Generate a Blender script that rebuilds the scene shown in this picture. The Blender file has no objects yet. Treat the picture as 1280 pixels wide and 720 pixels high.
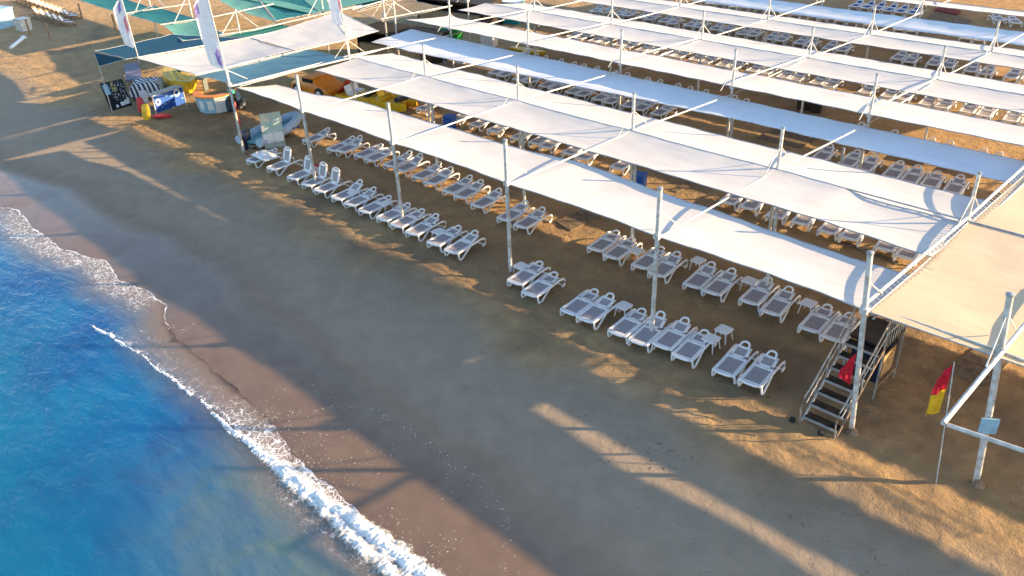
import bpy, math, random
from mathutils import Vector, Matrix, noise
random.seed(7)
S = 1.55                      # metres per survey unit
sc = bpy.context.scene
col = sc.collection
PI = math.pi

# ------------------------------------------------------------------ camera (solved from the mast grid)
F, PITCH, YAW, ROLL = 1042.95, math.radians(30.155), math.radians(-45.574), math.radians(-2.393)
CU = Vector((25.939, -12.732, 10.219))
cp, sp = math.cos(PITCH), math.sin(PITCH)
FW = Vector((math.sin(YAW)*cp, math.cos(YAW)*cp, -sp))
RT0 = Vector((math.cos(YAW), -math.sin(YAW), 0))
UP0 = RT0.cross(FW)
RT = RT0*math.cos(ROLL) + UP0*math.sin(ROLL)
UP = -RT0*math.sin(ROLL) + UP0*math.cos(ROLL)
camd = bpy.data.cameras.new('camera'); cam = bpy.data.objects.new('camera', camd); col.objects.link(cam)
M = Matrix((RT, UP, -FW)).transposed().to_4x4(); M.translation = CU*S
cam.matrix_world = M
camd.sensor_width = 36; camd.lens = F/1280*36; camd.clip_end = 3000; camd.clip_start = 0.1
sc.camera = cam

def U(px, py, z=0.0):         # survey: where the sight line meets height z (survey units)
    d = FW + RT*((px-640)/F) - UP*((py-360)/F)
    t = (z-CU.z)/d.z
    return CU + d*t
def W(px, py, z=0.0): return U(px, py, z)*S
def m(x, y, z=0.0): return Vector((x*S, y*S, z*S))

# ------------------------------------------------------------------ materials
MATS = {}
def mat(name, color, rough=0.6, var=0.08, scale=6.0, metal=0.0, bump=0.0, spec=0.4, trans=0.0, dirt=None):
    if name in MATS: return MATS[name]
    mt = bpy.data.materials.new(name); mt.use_nodes = True
    nt = mt.node_tree; N = nt.nodes; L = nt.links
    b = N['Principled BSDF']
    tc = N.new('ShaderNodeTexCoord')
    n = N.new('ShaderNodeTexNoise'); n.inputs['Scale'].default_value = scale; n.inputs['Detail'].default_value = 5
    L.new(tc.outputs['Object'], n.inputs['Vector'])
    r = N.new('ShaderNodeMix'); r.data_type = 'RGBA'
    c = Vector(color)
    lo = dirt if dirt else tuple(c*(1-var*2))
    r.inputs['A'].default_value = (*lo, 1); r.inputs['B'].default_value = (*[min(1, v) for v in c*(1+var*0.5)], 1)
    mr = N.new('ShaderNodeMapRange'); mr.inputs['From Min'].default_value = 0.3; mr.inputs['From Max'].default_value = 0.62
    L.new(n.outputs['Fac'], mr.inputs['Value']); L.new(mr.outputs['Result'], r.inputs['Factor'])
    L.new(r.outputs['Result'], b.inputs['Base Color'])
    b.inputs['Roughness'].default_value = rough; b.inputs['Metallic'].default_value = metal
    b.inputs['Specular IOR Level'].default_value = spec
    if bump:
        bp = N.new('ShaderNodeBump'); bp.inputs['Strength'].default_value = bump; bp.inputs['Distance'].default_value = 0.02
        L.new(n.outputs['Fac'], bp.inputs['Height']); L.new(bp.outputs['Normal'], b.inputs['Normal'])
    if trans:
        tr = N.new('ShaderNodeBsdfTranslucent'); L.new(r.outputs['Result'], tr.inputs['Color'])
        mx = N.new('ShaderNodeMixShader'); mx.inputs[0].default_value = trans
        L.new(b.outputs[0], mx.inputs[1]); L.new(tr.outputs[0], mx.inputs[2])
        L.new(mx.outputs[0], N['Material Output'].inputs['Surface'])
    MATS[name] = mt
    return mt

def cloth(name, color, trans=0.09, seam=True, dirt=0.06):
    """woven shade cloth: fine wrinkles, faint dust streaks, welded seams along the object's width"""
    mt = mat(name, color, 0.75, dirt, 0.5, spec=0.2, trans=trans)
    nt = mt.node_tree; N = nt.nodes; L = nt.links; b = N['Principled BSDF']
    tc = N.new('ShaderNodeTexCoord')
    mp = N.new('ShaderNodeMapping'); mp.inputs['Scale'].default_value = (0.35, 1.6, 1)
    L.new(tc.outputs['Object'], mp.inputs['Vector'])
    n1 = N.new('ShaderNodeTexNoise'); n1.inputs['Scale'].default_value = 1.6; n1.inputs['Detail'].default_value = 6; n1.inputs['Distortion'].default_value = 0.6
    L.new(mp.outputs[0], n1.inputs['Vector'])
    bp = N.new('ShaderNodeBump'); bp.inputs['Strength'].default_value = 0.2; bp.inputs['Distance'].default_value = 0.05
    L.new(n1.outputs['Fac'], bp.inputs['Height']); L.new(bp.outputs['Normal'], b.inputs['Normal'])
    if seam:
        w_ = N.new('ShaderNodeTexWave'); w_.wave_type = 'BANDS'; w_.bands_direction = 'Y'; w_.inputs['Scale'].default_value = 0.21; w_.inputs['Distortion'].default_value = 0.12; w_.inputs['Detail Scale'].default_value = 0.4
        L.new(tc.outputs['Object'], w_.inputs['Vector'])
        mr_ = N.new('ShaderNodeMapRange'); mr_.inputs['From Min'].default_value = 0.9985; mr_.inputs['From Max'].default_value = 1.0; mr_.inputs['To Max'].default_value = 0.22; L.new(w_.outputs['Fac'], mr_.inputs['Value'])
        st_n = N.new('ShaderNodeMapRange'); st_n.inputs['From Min'].default_value = 0.52; st_n.inputs['From Max'].default_value = 0.75; st_n.inputs['To Max'].default_value = 0.16; L.new(n1.outputs['Fac'], st_n.inputs['Value'])
        ad_ = N.new('ShaderNodeMath'); ad_.operation = 'MAXIMUM'; L.new(mr_.outputs[0], ad_.inputs[0]); L.new(st_n.outputs[0], ad_.inputs[1])
        dk = N.new('ShaderNodeMix'); dk.data_type = 'RGBA'; dk.inputs['B'].default_value = (color[0]*.45, color[1]*.43, color[2]*.40, 1)
        src = b.inputs['Base Color'].links[0].from_socket
        L.new(ad_.outputs[0], dk.inputs['Factor']); L.new(src, dk.inputs['A']); L.new(dk.outputs['Result'], b.inputs['Base Color'])
    for nd in N:
        if nd.type == 'BSDF_TRANSLUCENT': L.new(bp.outputs['Normal'], nd.inputs['Normal'])
    return mt

white_cloth = cloth('white_shade_cloth', (0.635, 0.60, 0.57), dirt=0.05)
shade_tinted_cloth = cloth('white_cloth_tinted_by_shade', (0.72, 0.75, 0.785), dirt=0.03)  # white cloth with the bluish tone of shade put into its colour
beige_cloth = cloth('beige_shade_cloth', (0.70, 0.54, 0.36))
teal_cloth = cloth('teal_shade_cloth', (0.04, 0.25, 0.26), 0.3)
pale_teal_cloth = cloth('pale_teal_shade_cloth', (0.16, 0.42, 0.36), 0.3)
navy_cloth = cloth('navy_shade_cloth', (0.015, 0.08, 0.14), 0.15)
blue_cloth = cloth('blue_shade_cloth', (0.10, 0.24, 0.34), 0.3)
tan_cloth = cloth('tan_shade_cloth', (0.38, 0.28, 0.17), 0.25)
green_cloth = cloth('green_shade_cloth', (0.06, 0.28, 0.2), 0.3)
white_steel = mat('white_painted_steel', (0.56, 0.56, 0.55), 0.4, 0.12, 5.0, dirt=(0.36, 0.32, 0.27))
rust_steel = mat('rusty_steel', (0.30, 0.20, 0.13), 0.7, 0.3, 9.0)
grey_steel = mat('galvanised_steel', (0.40, 0.41, 0.42), 0.45, 0.15, 8.0, metal=0.4)
cord_mat = mat('grey_cord', (0.42, 0.42, 0.42), 0.8)
plastic = mat('white_plastic', (0.80, 0.79, 0.80), 0.35, 0.05, 7.0)
mesh_grey = mat('grey_mesh_textile', (0.36, 0.33, 0.345), 0.8, 0.12, 14.0)
blue_mesh = mat('blue_textile', (0.03, 0.08, 0.28), 0.8, 0.12, 14.0)
wood = mat('weathered_wood', (0.33, 0.22, 0.13), 0.75, 0.25, 9.0, bump=0.2)
grey_wood = mat('sandy_boards', (0.20, 0.145, 0.095), 0.8, 0.25, 4.0, bump=0.2)
black_paint = mat('black_board_paint', (0.012, 0.012, 0.014), 0.35, 0.2)
dark_blue = mat('dark_blue_gelcoat', (0.012, 0.02, 0.05), 0.3, 0.2)
red_paint = mat('red_plastic', (0.55, 0.025, 0.03), 0.45, 0.12)
yellow_paint = mat('yellow_gelcoat', (0.75, 0.45, 0.02), 0.35, 0.12, 3.0)
orange_paint = mat('orange_gelcoat', (0.70, 0.22, 0.015), 0.3, 0.1, 3.0)
blue_paint = mat('blue_plastic', (0.02, 0.10, 0.42), 0.45, 0.12)
pale_blue = mat('pale_blue_paint', (0.28, 0.48, 0.62), 0.45, 0.1, 3.0)
green_paint = mat('green_plastic', (0.02, 0.32, 0.04), 0.5, 0.12)
rubber = mat('black_rubber', (0.02, 0.02, 0.02), 0.7)
red_cloth = mat('red_flag_cloth', (0.62, 0.02, 0.05), 0.8, 0.1, trans=0.3)
yellow_cloth = mat('yellow_flag_cloth', (0.8, 0.52, 0.03), 0.8, 0.1, trans=0.3)
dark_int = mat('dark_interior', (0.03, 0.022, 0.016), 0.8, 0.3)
tan_stuff = mat('tan_rattan', (0.42, 0.26, 0.12), 0.8, 0.2)
maroon = mat('maroon_mat', (0.22, 0.03, 0.04), 0.9, 0.2)
towel_white = mat('crumpled_white_towel', (0.78, 0.77, 0.77), 0.9, 0.08)
teal_paint = mat('teal_plastic', (0.02, 0.30, 0.30), 0.45)
lilac = mat('lilac_print', (0.30, 0.22, 0.55), 0.8, 0.2, trans=0.2)
banner_cloth = mat('white_banner_cloth', (0.82, 0.79, 0.80), 0.8, 0.05, trans=0.25)
pink_print = mat('pink_print', (0.75, 0.25, 0.28), 0.8, trans=0.2)

def glass_panel_mat():
    mt = bpy.data.materials.new('hazy_acrylic'); mt.use_nodes = True
    N = mt.node_tree.nodes; L = mt.node_tree.links; b = N['Principled BSDF']
    n = N.new('ShaderNodeTexNoise'); n.inputs['Scale'].default_value = 3
    b.inputs['Base Color'].default_value = (0.72, 0.82, 0.76, 1); b.inputs['Roughness'].default_value = 0.15
    t = N.new('ShaderNodeBsdfTransparent'); t.inputs[0].default_value = (0.9, 0.96, 0.93, 1)
    mx = N.new('ShaderNodeMixShader')
    mr = N.new('ShaderNodeMapRange'); mr.inputs['To Min'].default_value = 0.3; mr.inputs['To Max'].default_value = 0.6
    L.new(n.outputs['Fac'], mr.inputs['Value']); L.new(mr.outputs['Result'], mx.inputs[0])
    L.new(t.outputs[0], mx.inputs[1]); L.new(b.outputs[0], mx.inputs[2]); L.new(mx.outputs[0], N['Material Output'].inputs['Surface'])
    return mt
acrylic = glass_panel_mat()

def stripe_mat():
    mt = bpy.data.materials.new('black_white_striped_cover'); mt.use_nodes = True
    N = mt.node_tree.nodes; L = mt.node_tree.links; b = N['Principled BSDF']
    tc = N.new('ShaderNodeTexCoord'); w = N.new('ShaderNodeTexWave'); w.wave_type = 'BANDS'; w.bands_direction = 'Y'
    w.inputs['Scale'].default_value = 1.35; w.inputs['Distortion'].default_value = 0.6; w.inputs['Detail Scale'].default_value = 0.6
    L.new(tc.outputs['Object'], w.inputs['Vector'])
    cr = N.new('ShaderNodeValToRGB'); cr.color_ramp.elements[0].position = 0.45; cr.color_ramp.elements[1].position = 0.55
    cr.color_ramp.elements[0].color = (0.03, 0.035, 0.06, 1); cr.color_ramp.elements[1].color = (0.72, 0.72, 0.74, 1)
    L.new(w.outputs['Fac'], cr.inputs[0]); L.new(cr.outputs[0], b.inputs['Base Color']); b.inputs['Roughness'].default_value = 0.8
    return mt
striped = stripe_mat()

# ------------------------------------------------------------------ builder
class MB:
    def __init__(s): s.v = []; s.f = []; s.mi = []; s.cur = 0
    def add(s, vs, fs):
        o = len(s.v); s.v += [Vector(v) for v in vs]
        for f in fs: s.f.append([i+o for i in f]); s.mi.append(s.cur)
    def box(s, c, size, rz=0.0, mtx=None):
        x, y, z = [k/2 for k in size]; R = mtx if mtx else Matrix.Rotation(rz, 3, 'Z'); c = Vector(c)
        vs = [c + R @ Vector((i*x, j*y, k*z)) for i in (-1, 1) for j in (-1, 1) for k in (-1, 1)]
        s.add(vs, [(0,1,3,2),(4,6,7,5),(0,4,5,1),(2,3,7,6),(0,2,6,4),(1,5,7,3)])
    def tube(s, pts, r, n=8, closed=False, r2=None):
        pts = [Vector(p) for p in pts]; k = len(pts); rings = []
        for i, p in enumerate(pts):
            if closed: t = pts[(i+1) % k] - pts[i-1]
            else: t = pts[min(i+1, k-1)] - pts[max(i-1, 0)]
            if t.length < 1e-9: t = Vector((0, 0, 1))
            t.normalize(); a = Vector((0, 0, 1)) if abs(t.z) < 0.9 else Vector((0, 1, 0))
            u = t.cross(a).normalized(); w = t.cross(u).normalized()
            rr = r if r2 is None else r + (r2-r)*i/max(1, k-1)
            rings.append([p + (u*math.cos(2*PI*j/n) + w*math.sin(2*PI*j/n))*rr for j in range(n)])
        vs = [v for R in rings for v in R]; fs = []
        for i in range(k if closed else k-1):
            a, b = i*n, ((i+1) % k)*n
            for j in range(n): fs.append((a+j, a+(j+1) % n, b+(j+1) % n, b+j))
        if not closed: fs.append(tuple(range(n-1, -1, -1))); fs.append(tuple((k-1)*n+j for j in range(n)))
        s.add(vs, fs)
    def grid(s, P, nx, ny):
        vs = [P(i/nx, j/ny) for j in range(ny+1) for i in range(nx+1)]
        s.add(vs, [(j*(nx+1)+i, j*(nx+1)+i+1, (j+1)*(nx+1)+i+1, (j+1)*(nx+1)+i) for j in range(ny) for i in range(nx)])
    def slab(s, pts, th):          # polygon (top outline) with thickness straight down its normal
        pts = [Vector(p) for p in pts]; n = (pts[1]-pts[0]).cross(pts[2]-pts[0]).normalized()*th
        k = len(pts); s.add(pts + [p-n for p in pts], [tuple(range(k)), tuple(range(2*k-1, k-1, -1))] + [(i, k+i, k+(i+1) % k, (i+1) % k) for i in range(k)])
    def lathe(s, c, prof, n=16):
        c = Vector(c); vs = [c + Vector((r*math.cos(2*PI*j/n), r*math.sin(2*PI*j/n), z)) for r, z in prof for j in range(n)]
        fs = [(i*n+j, i*n+(j+1) % n, (i+1)*n+(j+1) % n, (i+1)*n+j) for i in range(len(prof)-1) for j in range(n)]
        fs.append(tuple(range(n-1, -1, -1))); fs.append(tuple((len(prof)-1)*n+j for j in range(n)))
        s.add(vs, fs)
    def loft(s, rings):            # list of equal length closed rings
        n = len(rings[0]); vs = [v for R in rings for v in R]
        fs = [(i*n+j, i*n+(j+1) % n, (i+1)*n+(j+1) % n, (i+1)*n+j) for i in range(len(rings)-1) for j in range(n)]
        fs.append(tuple(range(n-1, -1, -1))); fs.append(tuple((len(rings)-1)*n+j for j in range(n)))
        s.add(vs, fs)
    def build(s, name, mts, parent=None, smooth=True, loc=None, local=False):
        """vertices are in world metres unless local; the object's origin goes to its parent's or to loc"""
        me = bpy.data.meshes.new(name)
        base = Vector(loc) if loc is not None else (wl(parent) if parent else Vector((0, 0, 0)))
        if local: base = Vector((0, 0, 0))
        me.from_pydata([v-base for v in s.v], [], s.f); me.update()
        if not isinstance(mts, (list, tuple)): mts = [mts]
        for x in mts: me.materials.append(x)
        if len(mts) > 1: me.polygons.foreach_set('material_index', s.mi)
        if smooth:
            me.polygons.foreach_set('use_smooth', [True]*len(me.polygons))
            me.set_sharp_from_angle(angle=math.radians(38))
        o = bpy.data.objects.new(name, me); col.objects.link(o)
        if parent: o.parent = parent
        elif loc is not None: o.location = Vector(loc)
        return o
def wl(o):
    v = Vector(o.location)
    while o.parent: o = o.parent; v += Vector(o.location)
    return v
def tag(o, label, cat, group=None):
    o['label'] = label; o['category'] = cat
    if group: o['group'] = group
    return o
def thing(name, label, cat, loc, group=None, rz=0.0):
    o = bpy.data.objects.new(name, None); o.empty_display_size = 0.2; col.objects.link(o)
    o.location = Vector(loc); o.rotation_euler = (0, 0, rz)
    return tag(o, label, cat, group)
def dup(o, loc, rz, label, parent=None):
    c = o.copy(); col.objects.link(c)
    if parent is None:
        c.location = Vector(loc); c.rotation_euler = (0, 0, rz); c['label'] = label
    else: c.parent = parent
    for ch in o.children: dup(ch, None, None, None, c)
    return c
ORD = ['zeroth','first','second','third','fourth','fifth','sixth','seventh','eighth','ninth','tenth','eleventh','twelfth','thirteenth','fourteenth','fifteenth','sixteenth','seventeenth','eighteenth','nineteenth','twentieth']
def nth(i):
    if i <= 20: return ORD[i]
    if i == 30: return 'thirtieth'
    return ('twenty-' if i < 30 else 'thirty-') + ORD[i % 10]
def fbm(x, y, s=1.0, o=4, z=0.0): return noise.fractal(Vector((x*s, y*s, z)), 1.0, 2.0, o)

# ------------------------------------------------------------------ ground and sea
ZW = -0.13                                           # sea level, survey units
shore_px = [(-160,190),(-60,236),(0,259),(22,262),(40,283),(75,310),(100,318),(133,326),(150,350),(185,365),(207,381),(208,402),(228,428),(256,452),(288,480),(318,508),(352,545),(382,585),(412,608),(455,645),(492,682),(530,724),(600,800),(680,900)]
shore_pts = sorted([tuple(U(a, b, ZW).xy) for a, b in shore_px])
def interp(pts, x):
    if x <= pts[0][0]: return pts[0][1]
    for (a, b), (c, d) in zip(pts, pts[1:]):
        if x <= c: return b + (d-b)*(x-a)/(c-a+1e-9)
    return pts[-1][1]
def shore_y(x):
    return interp(shore_pts, x) + 0.07*fbm(x, 1.3, 1.7, 3) + 0.035*fbm(x, 7.1, 6.0, 3)
def smooth(a, b, x):
    t = max(0.0, min(1.0, (x-a)/(b-a))); return t*t*(3-2*t)
def ground_z(x, y, fine=True):
    ys = interp(shore_pts, x)
    d = y - ys                                       # distance up the beach from the waterline
    z = ZW + 0.045*d - 0.0 if d > 0 else ZW + (0.10*d if d > -3 else -0.3 + 0.16*(d+3))
    z = min(z, 0.0) if d > 0 else z
    if d > 0: z = -0.13*math.exp(-d*0.75)
    if fine:
        rough = smooth(2.4, 5.0, d)*(1-0.5*smooth(4, 9, y))
        if rough > 0:
            z += rough*(0.016*fbm(x, y, 1.1, 4)*smooth(-3.4, -1.2, y) + 0.004*fbm(x, y, 0.9, 3) + 0.026*fbm(x, y, 3.2, 3, 5.0)*(0.25+0.75*smooth(-3.2, -1.4, y)))
            if -20 < x < 27 and -4 < y < 5:
                c = noise.cell_vector(Vector((x*2.1, y*2.1, 0)))
                z -= rough*0.024*max(0.0, fbm(x, y, 3.4, 2, 9.0))**0.6*smooth(-2.2, -1.0, y)
        # raked-up ridge of sand in front of the loungers on the left
        z += 0.05*math.exp(-((y+1.25+0.25*fbm(x, 3, 0.4, 2))/0.28)**2)*max(0, fbm(x, 0.5, 0.5, 3)+0.25)
    return z

def axis(lo, hi, flo, fhi, coarse, fine):
    a = []; x = lo
    while x < flo: a.append(x); x += coarse
    x = flo
    while x < fhi: a.append(x); x += fine
    x = fhi
    while x <= hi: a.append(x); x += coarse
    return a
xs = axis(-190, 130, -14, 28, 4.0, 0.105); ysl = axis(-120, 190, -9.5, 6.0, 4.0, 0.095)
def sand_material():
    mt = bpy.data.materials.new('beach_sand'); mt.use_nodes = True
    nt = mt.node_tree; N = nt.nodes; L = nt.links; b = N['Principled BSDF']
    at = N.new('ShaderNodeAttribute'); at.attribute_name = 'wet'
    tc = N.new('ShaderNodeTexCoord')
    def nz(scale, det=6, dist=0.0, rough=0.55):
        n = N.new('ShaderNodeTexNoise'); n.inputs['Scale'].default_value = scale; n.inputs['Detail'].default_value = det
        n.inputs['Distortion'].default_value = dist; n.inputs['Roughness'].default_value = rough
        L.new(tc.outputs['Object'], n.inputs['Vector']); return n
    def mix(a, bb, fac):
        x = N.new('ShaderNodeMix'); x.data_type = 'RGBA'
        for s, v in (('A', a), ('B', bb)):
            if isinstance(v, tuple): x.inputs[s].default_value = (*v, 1)
            else: L.new(v, x.inputs[s])
        if isinstance(fac, float): x.inputs['Factor'].default_value = fac
        else: L.new(fac, x.inputs['Factor'])
        return x.outputs['Result']
    def rng(v, a, bb, c=0.0, d=1.0):
        r = N.new('ShaderNodeMapRange'); r.inputs['From Min'].default_value = a; r.inputs['From Max'].default_value = bb
        r.inputs['To Min'].default_value = c; r.inputs['To Max'].default_value = d; L.new(v, r.inputs['Value']); return r.outputs['Result']
    big = nz(0.18, 5, 0.8); mid = nz(1.3, 7, 0.4); fin = nz(22, 5, 0, 0.7); grit = nz(70, 3, 0, 0.8)
    dry = mix((0.37, 0.23, 0.11), (0.49, 0.315, 0.15), rng(mid.outputs['Fac'], 0.3, 0.7))
    dry = mix(dry, (0.25, 0.17, 0.095), rng(big.outputs['Fac'], 0.48, 0.68))
    dry = mix(dry, (0.13, 0.085, 0.05), rng(fin.outputs['Fac'], 0.60, 0.78, 0, 0.6))
    ad = N.new('ShaderNodeAttribute'); ad.attribute_name = 'damp'
    dampc = mix((0.265, 0.205, 0.145), (0.32, 0.25, 0.18), rng(mid.outputs['Fac'], 0.3, 0.7))
    dampc = mix(dampc, (0.16, 0.12, 0.085), rng(fin.outputs['Fac'], 0.62, 0.8, 0, 0.6))
    dry = mix(dry, dampc, rng(ad.outputs['Fac'], 0, 1, 0, 0.92))
    wetc = mix((0.175, 0.112, 0.075), (0.22, 0.145, 0.095), rng(mid.outputs['Fac'], 0.3, 0.7))
    # dark weed scraps and trodden clods along the drift lines
    cl = nz(5.5, 8, 1.2, 0.72)
    lit = N.new('ShaderNodeMath'); lit.operation = 'MULTIPLY'
    L.new(rng(cl.outputs['Fac'], 0.60, 0.66, 0, 0.75), lit.inputs[0]); L.new(rng(big.outputs['Fac'], 0.49, 0.60, 0.05, 1), lit.inputs[1])
    dry = mix(dry, (0.09, 0.062, 0.042), lit.outputs[0])
    wn = N.new('ShaderNodeMath'); wn.operation = 'MULTIPLY_ADD'; wn.inputs[1].default_value = 0.30
    sub = N.new('ShaderNodeMath'); sub.operation = 'SUBTRACT'; sub.inputs[1].default_value = 0.5; L.new(big.outputs['Fac'], sub.inputs[0])
    L.new(sub.outputs[0], wn.inputs[0]); L.new(at.outputs['Fac'], wn.inputs[2])
    wet = rng(wn.outputs[0], 0.05, 0.95)
    L.new(mix(dry, wetc, wet), b.inputs['Base Color'])
    L.new(rng(wn.outputs[0], 0.5, 0.95, 0.92, 0.13), b.inputs['Roughness'])
    b.inputs['Specular IOR Level'].default_value = 0.45
    hs = N.new('ShaderNodeMath'); hs.operation = 'MULTIPLY_ADD'; hs.inputs[1].default_value = 0.8
    fm_ = nz(7.0, 6, 0.5, 0.6); lowm = N.new('ShaderNodeMath'); lowm.operation = 'MULTIPLY'; lowm.inputs[1].default_value = 0.9
    L.new(fm_.outputs['Fac'], lowm.inputs[0]); L.new(lowm.outputs[0], hs.inputs[2]); L.new(fin.outputs['Fac'], hs.inputs[0])
    fp = N.new('ShaderNodeTexVoronoi'); fp.inputs['Scale'].default_value = 2.3; fp.inputs['Randomness'].default_value = 1.0
    fw = N.new('ShaderNodeVectorMath'); fw.operation = 'MULTIPLY_ADD'; fw.inputs[1].default_value = (0.25, 0.25, 0); L.new(fm_.outputs['Color'], fw.inputs[0]); L.new(tc.outputs['Object'], fw.inputs[2]); L.new(fw.outputs[0], fp.inputs['Vector'])
    fpm = N.new('ShaderNodeMath'); fpm.operation = 'MULTIPLY'; L.new(rng(fp.outputs['Distance'], 0.10, 0.34, 0, 1), fpm.inputs[0]); L.new(rng(mid.outputs['Fac'], 0.42, 0.56, 0.15, 1.1), fpm.inputs[1])
    hs2 = N.new('ShaderNodeMath'); hs2.operation = 'MULTIPLY_ADD'; hs2.inputs[1].default_value = 0.55; L.new(fpm.outputs[0], hs2.inputs[0]); L.new(hs.outputs[0], hs2.inputs[2]); hs = hs2
    h2 = N.new('ShaderNodeMath'); h2.operation = 'MULTIPLY_ADD'; h2.inputs[1].default_value = 0.15
    L.new(grit.outputs['Fac'], h2.inputs[0]); L.new(hs.outputs[0], h2.inputs[2])
    bp = N.new('ShaderNodeBump'); bp.inputs['Distance'].default_value = 0.085
    bs = N.new('ShaderNodeMath'); bs.operation = 'MULTIPLY'; L.new(rng(wet, 0.0, 0.8, 1.0, 0.03), bs.inputs[0]); L.new(rng(ad.outputs['Fac'], 0, 1, 0.95, 0.30), bs.inputs[1]); L.new(bs.outputs[0], bp.inputs['Strength']); L.new(h2.outputs[0], bp.inputs['Height']); L.new(bp.outputs['Normal'], b.inputs['Normal'])
    return mt
sand_mat = sand_material()
mb = MB(); nx, ny = len(xs)-1, len(ysl)-1
wetv = []; dampv = []
vs = []
for y in ysl:
    for x in xs:
        vs.append(m(x, y, ground_z(x, y)))
        d = y - interp(shore_pts, x)
        dampv.append(1.0 - smooth(-3.0, -1.1, y + 0.9*fbm(x, y, 0.35, 4, 2.0)))
        wetv.append(1.0 - smooth(0.9, 3.4, d + 0.25*fbm(x, y, 0.6, 2)))
mb.add(vs, [(j*(nx+1)+i, j*(nx+1)+i+1, (j+1)*(nx+1)+i+1, (j+1)*(nx+1)+i) for j in range(ny) for i in range(nx)])
sand = mb.build('sand', sand_mat); sand['kind'] = 'structure'
sand.data.polygons.foreach_set('use_smooth', [True]*len(sand.data.polygons))
a = sand.data.attributes.new('wet', 'FLOAT', 'POINT'); a.data.foreach_set('value', wetv)
a = sand.data.attributes.new('damp', 'FLOAT', 'POINT'); a.data.foreach_set('value', dampv)

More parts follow.
